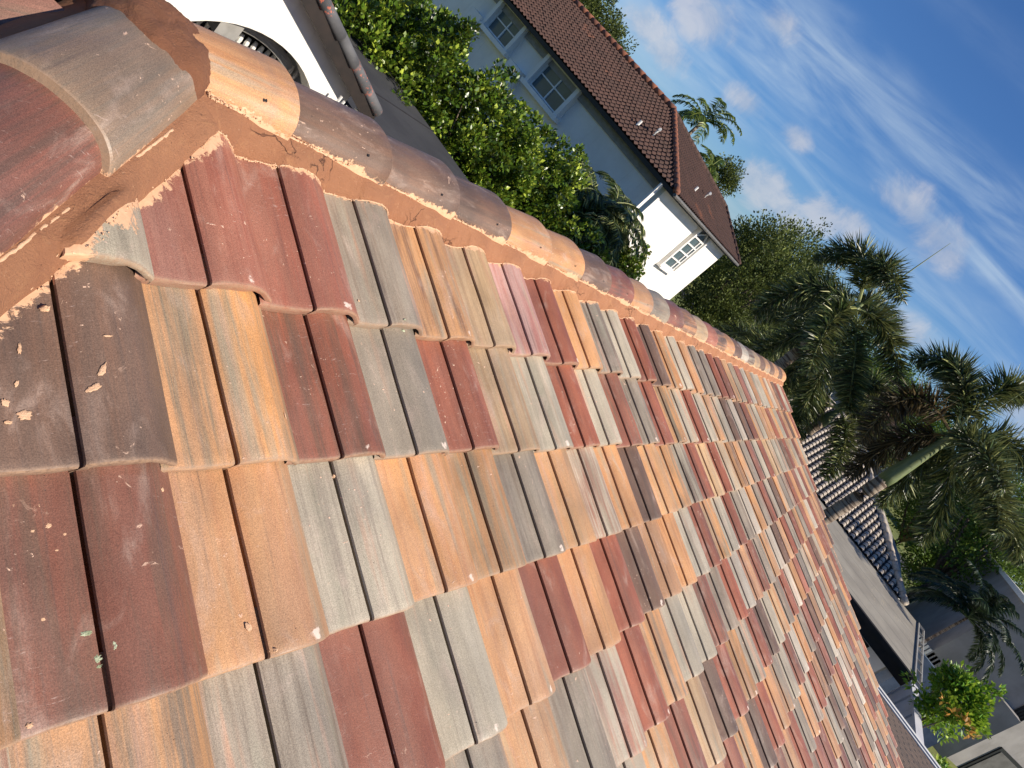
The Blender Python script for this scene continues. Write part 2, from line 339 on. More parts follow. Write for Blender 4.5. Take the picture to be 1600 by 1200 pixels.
class MB:
    def __init__(s): s.v = []; s.f = []
    def add(s, vs, fs):
        o = len(s.v); s.v += [Vector(v) for v in vs]; s.f += [tuple(i + o for i in f) for f in fs]
    def box(s, a, b):
        x0, y0, z0 = [min(a[i], b[i]) for i in range(3)]; x1, y1, z1 = [max(a[i], b[i]) for i in range(3)]
        s.add([(x0, y0, z0), (x1, y0, z0), (x1, y1, z0), (x0, y1, z0), (x0, y0, z1), (x1, y0, z1), (x1, y1, z1), (x0, y1, z1)],
              [(0, 3, 2, 1), (4, 5, 6, 7), (0, 1, 5, 4), (1, 2, 6, 5), (2, 3, 7, 6), (3, 0, 4, 7)])
    def tube(s, pts, rad, n=10, caps=True):
        pts = [Vector(p) for p in pts]; rad = rad if isinstance(rad, (list, tuple)) else [rad] * len(pts)
        rings = []; up = Vector((0, 0, 1))
        for i, p in enumerate(pts):
            t = (pts[min(i + 1, len(pts) - 1)] - pts[max(i - 1, 0)]).normalized()
            u = t.cross(up); u = u.normalized() if u.length > 1e-3 else Vector((1, 0, 0)); w = u.cross(t)
            rings.append([p + (u * math.cos(2 * math.pi * j / n) + w * math.sin(2 * math.pi * j / n)) * rad[i] for j in range(n)])
        vs = [v for r_ in rings for v in r_]; fs = []
        for i in range(len(pts) - 1):
            for j in range(n): fs.append((i * n + j, i * n + (j + 1) % n, (i + 1) * n + (j + 1) % n, (i + 1) * n + j))
        if caps: fs.append(tuple(range(n))[::-1]); fs.append(tuple((len(pts) - 1) * n + j for j in range(n)))
        s.add(vs, fs)
    def prism(s, poly, off):       # poly: list of 3-D points, extruded by off
        n = len(poly); off = Vector(off); s.add(list(poly) + [Vector(p) + off for p in poly],
            [tuple(range(n))[::-1], tuple(range(n, 2 * n))] + [(i, (i + 1) % n, n + (i + 1) % n, n + i) for i in range(n)])
    def build(s, name, mat, parent=None, smooth=False): return mesh_obj(name, s.v, s.f, mat, parent, smooth)

# ------------------------------------------------------------------ the tiled roof: frames
ZD = Vector((0, math.cos(TH), math.sin(TH))); ZN = Vector((0, -math.sin(TH), math.cos(TH)))
class Frame:
    def __init__(s, o, x, d, n): s.o, s.x, s.d, s.n = Vector(o), Vector(x), Vector(d), Vector(n)
    def P(s, a, b, h): return s.o + s.x * a + s.d * b + s.n * h
HC = 1.078
F0 = Frame(Vector((0, 0, CZ)) - ZN * HC, (1, 0, 0), ZD, ZN)
W, E = .2760, .3445
A0 = .775                       # left edge of column 0
B0 = .5665                       # butt line of row 1
BR = 1.1054; AP = .905             # bare ridge / peak
XP, YP = AP, BR * math.cos(TH) + HC * math.sin(TH)     # the peak in plan
ZP = F0.P(AP, BR, 0).z
LIFT = .034
PROF = [(-.012, -.004), (.0, -.003), (.010, -.001), (.03, .0), (.055, .002), (.08, .006), (.1, .011), (.1195, .018), (.1203, .016), (.1207, -.030), (.1400, -.030), (.1395, .012), (.1250, .0195), (.1254, .0255),
        (.1320, .0305), (.142, .0365), (.158, .0425), (.178, .0470), (.200, .0490), (.222, .0465), (.244, .0385), (.262, .027), (.275, .017), (.286, .010), (.2915, .005), (.293, -.006)]
PROF_H = [q for q in PROF if not (-.031 < q[1] < -.029) and q != (.1395, .012)]
def prof_h(s):
    for (s0, h0), (s1, h1) in zip(PROF_H, PROF_H[1:]):
        if s0 <= s <= s1: return h0 + (h1 - h0) * (s - s0) / max(1e-6, s1 - s0)
    return 0
def surf_h(a, b):
    s = (a - A0) % W; row = math.floor((b - B0) / E); v = (b - B0) - row * E
    if b > B0 + E: v = b - B0
    sd = max(prof_h(s), .001) if not (.119 < s < .1305) else .021
    return sd + LIFT * (1 - v / E)

COL = dict(C=((152, 126, 104), (130, 106, 90)), X=((130, 84, 70), (108, 80, 68)), D=((112, 90, 76), (122, 94, 77)), M=((152, 96, 76), (136, 84, 66)), P=((160, 110, 92), (148, 94, 78)), O=((196, 148, 106), (182, 132, 94)), Y=((192, 162, 126), (174, 142, 108)),
           G=((151, 139, 123), (131, 116, 100)), L=((183, 171, 150), (161, 150, 131)), T=((196, 144, 98), (142, 124, 100)), W=((196, 184, 166), (180, 166, 148)),
           K=((184, 150, 140), (160, 112, 102)), B=((142, 92, 74), (116, 86, 70)))
TILE_WORD = dict(C='tan brown', X='mauve brown', D='dark brown', M='maroon', P='dusty red', O='orange', Y='tan', G='warm grey', L='pale grey', T='streaked ochre', W='off-white', K='pinkish', B='brown')
ROWS = ['LPPGOYKMOGLMDOLOGGMBOGPWOLLOLODM', 'DTMGMYLMLMGMTLMLOLDWDBOLOTMTLMO', 'BOLOTGOLODOTLMYMLOOGPLMYGLGDMOL', 'OGMLOMOMDOOLMTLMGWOGMLDOGLMOPLM',
        'OTDGOGLMOLLMGMWOMGOWDOMLMOGPOWM', 'MODLMOGOMYDMTGMDLOGMWOPGLOMDLOM', 'OMGWOMDOGOMTDMOGLMWOGPDOLMGOMLD', 'GOMLOGDOMWOMLDOMGOLMODPGWOMLGOD',
        'MOGLDOMWOGMODLMOGPMOLDGOMWLOGMO', 'OGMODLOMGWOMLDGOMPOLMGDOMOLWMGO', 'MLOGDMOLWMOGDOMLPOMGLOWDMOGLOMD', 'OGMODLOMGWOMLDGOMPOLMGDOMOLWMGO']
rnd = random.Random(5)
def tile_geo(fr, a0, b0, key, seed, vrows=7, length=.43, lift=LIFT, edgef=None, jit=True):
    rr = random.Random(seed)
    da = rr.uniform(-.0022, .0022); db = rr.uniform(-.006, .006); dh = rr.uniform(-.002, .002); sk = rr.uniform(-.008, .008)
    ca, cb = COL[key]; q = rr.uniform(.93, 1.06); qb = rr.uniform(.93, 1.06)
    if rr.random() < (.40 if key in 'OYGL' else 0 if key == 'T' else .3): cb = COL[rr.choice('OGYGTLPD' if key in 'OYGL' else 'DPBDP')][rr.randrange(2)]
    ca = tuple(min(255, v * q) for v in ca); cb = tuple(min(255, v * qb) for v in cb)
    sx, sy = rr.uniform(0, 40), rr.uniform(0, 40)
    vs, fs, tcs, butt, edge = [], [], [], [], []
    np_ = len(PROF)
    vlist = [0, .0025, .008, .022, .038] + [.038 + (length - .038) * (i / vrows) for i in range(1, vrows + 1)]; sfs = rr.choice((0, .6, .9, 1.1)); sfc = rr.uniform(.17, .22)
    ofs = [-.0055, -.0015, 0, 0, 0] + [0] * vrows
    for iv, v in enumerate(vlist):
        for ip, (s, h) in enumerate(PROF):
            n_ = (mnoise.noise(Vector((s * 60 + sx, v * 6, seed))) * .0016) if jit and iv < 3 else 0
            a = a0 + da + s + sk * v; b = b0 + db + v + n_
            hh = h + lift * (1 - v / E) + ofs[iv] + dh + (mnoise.noise(Vector((s * 9 + sx, v * 7 + sy, 0))) * .0012 if jit else 0)
            vs.append(fr.P(a, b, hh)); tcs.append((s + sx, v + sy, h)); butt.append((1.0 if iv < 2 else 0.0, sfs * math.exp(-((s - sfc) / .022) ** 2 - ((v - .016) / .014) ** 2))); edge.append(edgef(a, b) if edgef else 1)
    nv = len(vlist)
    for i in range(nv - 1):
        for j in range(np_ - 1): fs.append((i * np_ + j, i * np_ + j + 1, (i + 1) * np_ + j + 1, (i + 1) * np_ + j))
    # butt face
    o = len(vs)
    for ip, (s, h) in enumerate(PROF):
        h = max(h, .012) if .12 < s < .141 else h
        thick = .026 if s < .222 else .011
        a = a0 + da + s; b = b0 + db + (mnoise.noise(Vector((s * 90 + sx, 3, seed))) * .002 if jit else 0)
        for kk in range(2):
            fr_ = (kk + 1) / 2
            vs.append(fr.P(a, b + .0015 * kk, max(h, -.004) + lift + dh - .0055 - thick * fr_)); tcs.append((s + sx, sy - thick * fr_, h)); butt.append((1.0, 0)); edge.append(edgef(a, b) if edgef else 1)
    for j in range(np_ - 1):
        fs.append((j + 1, j, o + 2 * j, o + 2 * j + 2)); fs.append((o + 2 * j + 2, o + 2 * j, o + 2 * j + 1, o + 2 * j + 3))
    return vs, fs, tcs, butt, edge, ca, cb
class Tiles:
    def __init__(s): s.v = []; s.f = []; s.tc = []; s.b = []; s.e = []; s.ca = []; s.cb = []
    def add(s, g):
        o = len(s.v); vs, fs, t, b, e, ca, cb = g
        s.v += vs; s.f += [tuple(i + o for i in f) for f in fs]; s.tc += t; s.b += b; s.e += e; s.ca += [lin(ca)] * len(vs); s.cb += [lin(cb)] * len(vs)
    def build(s, name, mat, parent, cuts=(), smooth=True):
        me = bpy.data.meshes.new(name); me.from_pydata([tuple(v) for v in s.v], [], s.f)
        for nm, ty, data, key in (('tc', 'FLOAT_VECTOR', s.tc, 'vector'), ('ca', 'FLOAT_COLOR', s.ca, 'color'), ('cb', 'FLOAT_COLOR', s.cb, 'color'), ('butt', 'FLOAT', [q[0] for q in s.b], 'value'), ('scuff', 'FLOAT', [q[1] for q in s.b], 'value'), ('edge', 'FLOAT', s.e, 'value')):
            at = me.attributes.new(nm, ty, 'POINT'); at.data.foreach_set(key, np.array(data, dtype=np.float32).ravel())
        if cuts:
            bm = bmesh.new(); bm.from_mesh(me)
            for (co, no) in cuts:
                bmesh.ops.bisect_plane(bm, geom=bm.verts[:] + bm.edges[:] + bm.faces[:], plane_co=co, plane_no=no, clear_outer=True)
            bm.to_mesh(me); bm.free()
        if len(me.polygons) == 0: return None
        me.materials.append(mat)
        if smooth:
            me.shade_smooth()
            try: me.set_sharp_from_angle(angle=R(34))
            except Exception: pass
        o = bpy.data.objects.new(name, me); o.parent = parent; o.matrix_parent_inverse = parent.matrix_basis.inverted(); C.objects.link(o); return o

house = thing('tiled_house', 'house under the camera with multicoloured S-tile roof, rounded ridge caps and orange mortar', 'house', (4, 1, 0))
# lines in plan: hip axis y-x = YP-XP ; far edge
c_hip = YP - XP
FE0 = F0.P(9.86, 1.06, 0); FE1 = F0.P(9.86, -3, 0)
fe_d = Vector((FE1.x - FE0.x, FE1.y - FE0.y, 0)).normalized(); fe_n = Vector((-fe_d.y, fe_d.x, 0))
if fe_n.x < 0: fe_n = -fe_n
def dist_hip(x, y): return ((x - y) + c_hip) / math.sqrt(2)          # >0 on the main slope
def dist_far(x, y): return -((x - FE0.x) * fe_n.x + (y - FE0.y) * fe_n.y)
def edge_f(a, b):
    p = F0.P(a, b, 0)
    return max(-.02, min(dist_hip(p.x, p.y) - .172, .948 - b, dist_far(p.x, p.y) - .055))
cuts_main = [(Vector((XP, YP, 0)) + Vector((1, -1, 0)).normalized() * .168, Vector((-1, 1, 0))), (F0.P(0, .99, 0), ZD), (FE0 - fe_n * .02, fe_n)]
BMIN = B0 - 14 * E
cand = []
for r_ in range(15):
    b0 = B0 - r_ * E
    if b0 < BMIN - .01: break
    for k in range(-20, 34):
        a0 = A0 + k * W; mid = F0.P(a0 + W / 2, b0 + E / 2, 0)
        if dist_hip(mid.x, mid.y) < -.22 + .0 or dist_far(mid.x, mid.y) < -.28: continue
        s_ = ROWS[r_ % 12]
        idx = k + 1
        key = s_[idx % len(s_)] if idx >= 0 else rnd.choice('OMGDLTP')
        # projected size
        w = CAM.T @ np.array([mid.x, mid.y, mid.z - CZ]); 
        if w[2] < .15: score = -1
        else:
            px, py = 800 + 1100 * w[0] / w[2], 600 + 1100 * w[1] / w[2]
            vis = (-90 < px < 1690 and -150 < py < 1290)
            nn = CAM.T @ np.array([ZN.x, ZN.y, ZN.z]); dist = np.linalg.norm(w)
            score = (abs(np.dot(nn, w / dist)) / dist ** 2) if vis else -1
        cand.append((score, r_, k, a0, b0, key))
cand.sort(key=lambda t: -t[0])
rest = Tiles(); npart = 0
for i, (score, r_, k, a0, b0, key) in enumerate(cand):
    near = npart < 100 and score > 0
    g = tile_geo(F0, a0, b0, key, 1000 + r_ * 60 + k, 9 if near else 5, .47 if r_ == 0 else .43, edgef=edge_f)
    if near:
        t = Tiles(); t.add(g); o = t.build('roof_tile', M_CLAY, house, cuts_main)
        if o: npart += 1; o['label'] = TILE_WORD[key] + ' roof tile'
    else: rest.add(g)
o = rest.build('roof_tile', M_CLAY, house, cuts_main); o['kind'] = 'stuff'

# hip-end slope (faces -X) and rear slope
TI = Vector((math.cos(TH), 0, math.sin(TH))); NI = Vector((-math.sin(TH), 0, math.cos(TH)))
FH = Frame((XP, YP, ZP), (0, -1, 0), TI, NI)
kb = 1.0
hs = Tiles()
for r_ in range(14):
    for k in range(-20, 20):
        mid = FH.P(k * W + W / 2, -.45 - r_ * E + E / 2, 0)
        if mid.y < YP and mid.x > XP - abs(mid.y - YP) + .1: continue
        if mid.y > YP and mid.x > XP - (mid.y - YP) / kb + .2: continue
        hs.add(tile_geo(FH, k * W, -.45 - r_ * E, rnd.choice('KPPMO' if r_ < 2 else 'OMGDLTP'), 5000 + r_ * 60 + k, 3, edgef=None, jit=False))
sq = Vector((1, 1, 0)).normalized()
o = hs.build('hip_end_tile', M_CLAY, house, [(Vector((XP, YP, 0)) - Vector((1, -1, 0)).normalized() * .10, Vector((1, -1, 0))), (Vector((XP, YP, 0)) - Vector((kb, 1, 0)).normalized() * .10, Vector((kb, 1, 0)).normalized())]); o['kind'] = 'stuff'
TB = TH; FB = Frame((XP, YP, ZP), (-1, 0, 0), Vector((0, -math.cos(TB), math.sin(TB))), Vector((0, math.sin(TB), math.cos(TB))))

yB0 = YP + (YP - F0.P(0, BMIN, 0).y)
bs = Tiles()
for r_ in range(14):
    for k in range(-34, 19):
        mid = FB.P(k * W + W / 2, -.55 - r_ * E + E / 2, 0)
        if mid.y > yB0 or mid.x < XP - (mid.y - YP) / kb - .2: continue
        if mid.x > 10.1: continue
        bs.add(tile_geo(FB, k * W, -.55 - r_ * E, rnd.choice('OMGDLTP'), 8000 + r_ * 60 + k, 2, edgef=None, jit=False))
o = bs.build('rear_slope_tile', M_CLAY, house, [(Vector((XP, YP, 0)), Vector((-kb, -1, 0)).normalized() * 1), (Vector((9.86, 0, 0)), Vector((1, 0, 0)))]); o['kind'] = 'stuff'

# ---- caps
def cap_mesh(name, key, p0, p1, r0, r1, hz0, hz1, base0, base1, seed, parent, nail=True, sx=None, butt_at=1):
    """half barrel from p0 to p1 (points on the bare ridge line), half width r*, crown height hz*, lower edge at base* above the line"""
    p0, p1 = Vector(p0), Vector(p1); ax = (p1 - p0); Ln = ax.length; t = ax.normalized(); side = t.cross(Vector((0, 0, 1))).normalized(); up = Vector((0, 0, 1))
    rr = random.Random(seed); ca, cb = COL[key]; q = rr.uniform(.95, 1.05); ca = tuple(min(255, v * q) for v in ca)
    if rr.random() < .3: cb = COL[rr.choice('OGDL')][1]
    T = Tiles(); N = 26; K = 9; ox, oy = rr.uniform(0, 40), rr.uniform(0, 40); th = .017
    vs, fs, tcs, bt, ed = [], [], [], [], []
    def ring(u, inset=0, drop=0.0, bf=0):
        r_ = r0 + (r1 - r0) * u - inset; hz = hz0 + (hz1 - hz0) * u - inset; ba = base0 + (base1 - base0) * u
        for j in range(N + 1):
            ang = math.pi * j / N; c, s_ = math.cos(ang), math.sin(ang)
            c_ = math.copysign(abs(c) ** .92, c); s2 = abs(s_) ** .85
            jt = mnoise.noise(Vector((j * .45, seed, u * 3))) * .0016
            p = p0 + t * (Ln * u + drop + (jt * 2.0 if bf else 0)) + side * (r_ * c_) + up * (ba + (hz - ba) * s2 + jt * .5)
            vs.append(p); tcs.append((j / N * .42 + ox, Ln * u + oy, .02)); bt.append((bf, 0)); ed.append(min(1, abs(j / N * .42 if j < N / 2 else (1 - j / N) * .42)) - .009)
    us = [0, .01] + [i / K for i in range(1, K)] + [.988, 1]
    for i, u in enumerate(us): ring(u, .003 if i in (0, len(us) - 1) else 0, 0, 1 if i in (0, len(us) - 1) else 0)
    n_ = N + 1
    for i in range(len(us) - 1):
        for j in range(N): fs.append((i * n_ + j, i * n_ + j + 1, (i + 1) * n_ + j + 1, (i + 1) * n_ + j))
    # thickness at both ends + inner shell
    for u, side_i in ((0, 0), (1, len(us) - 1)):
        o_ = len(vs); ring(u, .003 + th, 0, 1)
        for j in range(N): fs.append((side_i * n_ + j, o_ + j, o_ + j + 1, side_i * n_ + j + 1) if side_i == 0 else (side_i * n_ + j + 1, o_ + j + 1, o_ + j, side_i * n_ + j))
    oa = len(vs) - 2 * n_; ob = len(vs) - n_
    for j in range(N): fs.append((oa + j + 1, oa + j, ob + j, ob + j + 1))
    T.add((vs, fs, tcs, bt, ed, ca, cb)); o_ = T.build(name, M_CLAY, parent); o_['label'] = TILE_WORD[key] + ' ' + name.replace('_', ' ')
    return o_, side, t
SIDE = -1
capk = 'ODDDOODXOGXDYPDODWDYDODODO'
cap_len = .352; c_start = AP + .02
ncap = 27
for i in range(ncap):
    a = c_start + (i - 0) * cap_len - (.06 if i == 0 else .0)
    end = AP + .278 + i * cap_len + .0
    a = end - cap_len - (.04)
    if i == 0: a = AP + .01
    if end > 10.06: break
    p0 = Vector((a, YP, ZP)); p1 = Vector((end, YP, ZP))
    o_, sd_, t_ = cap_mesh('ridge_cap', capk[i % len(capk)], p0, p1, .112, .1310, .084, .114, .008, .016, 300 + i, house)
    # nail hole on the sunny side
    hb = MB(); cpos = p1 - t_ * .10; ang = R(32)
    rr_ = .1275; hz = .110; ba = .0155
    pp = cpos + Vector((0, -1, 0)) * (rr_ * math.cos(ang) ** .92) + Vector((0, 0, 1)) * (ba + (hz - ba) * math.sin(ang) ** .85)
    nn_ = Vector((0, -math.cos(ang), math.sin(ang) * 1.1)).normalized()
    u_ = Vector((1, 0, 0)); w_ = nn_.cross(u_)
    vs = [pp + nn_ * .0012 + (u_ * math.cos(x * math.pi / 4) * .0034 + w_ * math.sin(x * math.pi / 4) * .0042) for x in range(8)]
    if i < 9: mesh_obj('nail_hole', vs, [tuple(range(8))], M_DARK, o_)
# hip caps: going down the hip towards -X-Y
hd = Vector((-1, -1, -math.tan(TH))).normalized()      # down the hip (equal pitch: drop = tan per unit of x or y)
PK = Vector((XP, YP, ZP))
hp = math.sqrt(2)
seg = [(.06, .42, 'C'), (.38, .80, 'X'), (.76, 1.3, 'M'), (1.3, 1.75, 'O'), (1.71, 2.16, 'G'), (2.12, 2.57, 'D'), (2.53, 2.98, 'M'), (2.94, 3.39, 'O'), (3.35, 3.8, 'L'), (3.76, 4.21, 'D'), (4.17, 4.6, 'O')]
for i, (s0, s1, key) in enumerate(seg):
    cap_mesh('hip_cap', key, PK + hd * s0, PK + hd * s1, .118, .132, .092, .114, .010, .016, 700 + i, house)
hd2 = Vector((-1, kb, -math.tan(TH))).normalized()
for i, (s0, s1, key) in enumerate(seg):
    cap_mesh('hip_cap', 'OMGDLPTOMGD'[i], PK + hd2 * (s0 + .12), PK + hd2 * (s1 + .12), .116, .130, .088, .106, .006, .014, 740 + i, house)

# ---- mortar
def bed(name, pts_fn, n, parent, mat=M_MORTAR):
    vs, fs = [], []; m_ = None
    for i in range(n):
        row = pts_fn(i / (n - 1)); m_ = len(row); vs += row
    for i in range(n - 1):
        for j in range(m_ - 1): fs.append((i * m_ + j, i * m_ + j + 1, (i + 1) * m_ + j + 1, (i + 1) * m_ + j))
    return mesh_obj(name, vs, fs, mat, parent, True)
def nz(x, y, z=0): return mnoise.noise(Vector((x, y, z)))
def ridge_row(u):
    a = AP + .03 + u * (10.02 - AP - .03); w1 = nz(a * 9, 1) * .010 + nz(a * 40, 2) * .004
    s_lo = .943 + w1; rows = []
    st = surf_h(a, s_lo)
    top = .062
    prof = [(s_lo - .004, st - .012), (s_lo, st + .003), (s_lo + .012, st + (top - st) * .35 + .006), (s_lo + .035, st + (top - st) * .62 + .006), (.988, max(st, .0) * .15 + top * .85 + .003), (1.008, top + .004), (1.06, .075)]
    return [F0.P(a, b, h + nz(a * 22, b * 30, 4) * .003) for b, h in prof]
bed('ridge_mortar', ridge_row, 1500, house)
def hip_row(u):
    s_ = -.05 + u * 4.5; base = Vector((XP, YP, ZP)) + Vector((-1, -1, -math.tan(TH))).normalized() * s_
    out_ = []
    perp = Vector((1, -1, 0)).normalized()
    w1 = nz(s_ * 8, 7) * .018 + nz(s_ * 35, 8) * .004
    q0 = .178 + w1 * .4
    for q, hf in ((q0 + .004, -.012), (q0, .004), (q0 - .009, .5), (.160, .6), (.150, .75), (.142, .85), (.132, .95), (.118, 1), (.08, 1.15)):
        p = base + perp * q; bb = p.y / math.cos(TH) - math.tan(TH)
        # plane coordinates of the plan point on the main slope
        b_ = (p.y - HC * math.sin(TH)) / math.cos(TH); a = p.x; b = b_; top = .060
        for _ in range(3):
            st = surf_h(a, min(b, .98)) if b < .97 else .03
            st = max(0.0, min(.09, st))
            if hf < .1: h = st + hf
            elif hf < 1: h = max(st * (1 - hf) + top * hf + .004, (st + .009) if q > .155 else 0)
            else: h = top * hf
            b = b_ + h * math.tan(TH)
        out_.append(F0.P(a, b, h + nz(s_ * 20, q * 40, 9) * .003))
    return out_
bed('hip_mortar', hip_row, 700, house)
def hip_row_b(u):
    s_ = -.05 + u * 4.5; base = PK + hd * s_; perp = Vector((-1, 1, 0)).normalized(); dz = math.tan(TH) / math.sqrt(2)
    return [base + perp * q + Vector((0, 0, -dz * q * 1.0 + h + nz(s_ * 20, q * 40, 3) * .004)) for q, h in ((.20, .0), (.17, .04), (.135, .055), (.08, .065))]
bed('hip_mortar', hip_row_b, 260, house)
# cream crumbs pressed out under the cap edges
def crumbs(name, fn, n, seed, parent, rad=(.0012, .0042)):
    rr = random.Random(seed); mb = MB()
    for i in range(n):
        p = fn(rr)
        if p is None: continue
        r_ = rr.uniform(*rad) * (1.8 if rr.random() < .04 else 1); q = [Vector((rr.uniform(-1, 1), rr.uniform(-1, 1), rr.uniform(-.6, 1))).normalized() * r_ * rr.uniform(.6, 1.3) for _ in range(6)]
        ax = [Vector((1, 0, 0)), Vector((-1, 0, 0)), Vector((0, 1, 0)), Vector((0, -1, 0)), Vector((0, 0, 1)), Vector((0, 0, -1))]
        vs = [p + ax[j] * r_ * rr.uniform(.6, 1.4) for j in range(6)]
        mb.add(vs, [(0, 2, 4), (2, 1, 4), (1, 3, 4), (3, 0, 4), (2, 0, 5), (1, 2, 5), (3, 1, 5), (0, 3, 5)])
    o_ = mb.build(name, M_CREAM, parent, True); o_['kind'] = 'stuff'; return o_
def cr_ridge(rr):
    a = AP + .05 + (rr.random() ** 1.6) * 8.8; 
    if rr.random() < .62: return F0.P(a, 1.002 + rr.gauss(0, .003), .068 + rr.gauss(0, .003))
    b = .941 + rr.gauss(0, .0035) + nz(a * 9, 1) * .010; return F0.P(a, b, surf_h(a, b) + .003)
crumbs('mortar_crumbs', cr_ridge, 2600, 3, house, (.0008, .0024))
def cr_hip(rr):
    s_ = rr.random() * 1.3; base = PK + hd * s_; perp = Vector((1, -1, 0)).normalized()
    q = (.168 + nz(s_ * 8, 7) * .018 + rr.gauss(0, .004))
    p = base + perp * q; b = (p.y - HC * math.sin(TH)) / math.cos(TH)
    if b > .93: return None
    return F0.P(p.x, b, (.060 if q < .143 else max(0, surf_h(p.x, b)) + .003) + rr.gauss(0, .002))
crumbs('mortar_crumbs', cr_hip, 260, 4, house, (.0008, .0026))
# raised lip lines of squeezed mortar
def lip(name, fn, n, r_, parent):
    mb = MB(); pts = [fn(i / (n - 1)) for i in range(n)]; rad = [r_ * (1 + .75 * nz(i * .9, 3)) for i in range(n)]
    mb.tube(pts, rad, 6); return mb.build(name, M_CREAM, parent, True)
lip('mortar_lip', lambda u: F0.P(AP + .06 + u * 9.0, 1.002 + nz(u * 900, 1) * .003, .064 + nz(u * 700, 2) * .002), 1600, .0028, house)
def lip_t(u):
    a = AP + .06 + u * 8.9; b = .941 + nz(a * 9, 1) * .010 + nz(a * 40, 2) * .004; return F0.P(a, b, surf_h(a, b) + .001)
lip('mortar_lip', lip_t, 2600, .0018, house)
def lip_h(u):
    s_ = .2 + u * 3.6; p = PK + hd * s_ + Vector((1, -1, 0)).normalized() * (.131 + nz(s_ * 50, 4) * .003); b = (p.y - HC * math.sin(TH)) / math.cos(TH) + .060 * math.tan(TH); return F0.P(p.x, b, .060)
lip('mortar_lip', lip_h, 600, .003, house)
# peak: the lump of mortar where ridge and hips meet
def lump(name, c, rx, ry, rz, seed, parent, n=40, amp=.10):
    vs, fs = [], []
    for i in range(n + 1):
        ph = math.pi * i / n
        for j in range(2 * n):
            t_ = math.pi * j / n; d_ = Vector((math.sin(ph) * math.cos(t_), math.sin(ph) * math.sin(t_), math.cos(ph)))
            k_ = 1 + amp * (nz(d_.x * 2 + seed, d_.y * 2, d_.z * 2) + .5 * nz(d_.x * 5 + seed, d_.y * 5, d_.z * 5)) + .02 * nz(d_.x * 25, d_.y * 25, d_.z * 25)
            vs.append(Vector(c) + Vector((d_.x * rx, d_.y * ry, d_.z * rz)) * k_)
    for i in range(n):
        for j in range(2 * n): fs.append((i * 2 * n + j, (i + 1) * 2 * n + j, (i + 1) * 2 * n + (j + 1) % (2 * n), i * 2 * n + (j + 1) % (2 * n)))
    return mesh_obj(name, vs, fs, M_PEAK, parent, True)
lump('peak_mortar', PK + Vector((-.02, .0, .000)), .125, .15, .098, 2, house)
# mortar along the far cut edge
def far_row(u):
    s_ = u * 5.35; p = Vector((FE0.x, FE0.y, 0)) + fe_d * s_; out_ = []
    for q, h in ((-.075, -.02), (-.06, .5), (-.03, 1.0), (.0, 1.05), (.02, .7), (.028, -.5), (.02, -1.6)):
        x = p.x + fe_n.x * (q + nz(s_ * 8, q * 9) * .014); y = p.y + fe_n.y * (q + nz(s_ * 8, q * 9) * .014); b = (y - HC * math.sin(TH)) / math.cos(TH)
        if b < BMIN - .02: b = BMIN - .02; 
        y = b * math.cos(TH) + HC * math.sin(TH)
        st = surf_h(x, min(b, .95)); hh = st * .75 + .014 if h > .4 else (st * .4 if h > -.1 else -.05 * abs(h))
        out_.append(F0.P(x, b, hh + nz(s_ * 25, q * 20, 5) * .008))
    return out_
bed('edge_mortar', far_row, 900, house)
# dried mortar drips, chalk scuffs and lichen on the nearest tiles
def on_tile(px, py):
    w = Vector(ray(px, py)); o_ = Vector((0, 0, CZ)) - F0.o; h = .05
    for _ in range(6):
        t_ = (h - o_.dot(F0.n)) / w.dot(F0.n); q = o_ + w * t_; a, b = q.dot(F0.x), q.dot(F0.d); h = surf_h(a, b)
    return a, b
def patch(name, px, py, ra, rb, ang, mat, seed, hgt=.0012, rag=.3):
    a0, b0 = on_tile(px, py); rr = random.Random(seed); n_ = 22; vs = []; ca_, sa_ = math.cos(R(ang)), math.sin(R(ang))
    rads = [1 - rag + 2 * rag * abs(nz(i * 1.7, seed * 3.1)) + rr.uniform(-.15, .15) for i in range(n_)]
    for ring_, hh in ((1.0, .0002), (.72, hgt), (.35, hgt * 1.1)):
        for i in range(n_):
            t_ = 2 * math.pi * i / n_; u_, v_ = ra * rads[i] * ring_ * math.cos(t_), rb * rads[i] * ring_ * math.sin(t_); a = a0 + u_ * ca_ - v_ * sa_; b = b0 + u_ * sa_ + v_ * ca_
            vs.append(F0.P(a, b, surf_h(a, b) + .0007 + hh + rr.uniform(0, hgt * .35)))
    vs.append(F0.P(a0, b0, surf_h(a0, b0) + .0007 + hgt)); fs = []
    for k_2 in (0, 1):
        for i in range(n_): j = (i + 1) % n_; fs.append((k_2 * n_ + i, k_2 * n_ + j, (k_2 + 1) * n_ + j, (k_2 + 1) * n_ + i))
    fs += [(2 * n_ + i, 2 * n_ + (i + 1) % n_, 3 * n_) for i in range(n_)]
    return mesh_obj(name, vs, fs, mat, house, True)
M_LICHEN = simple('pale lichen', (188, 194, 164), (146, 154, 120), 90, .95, .6, 200)
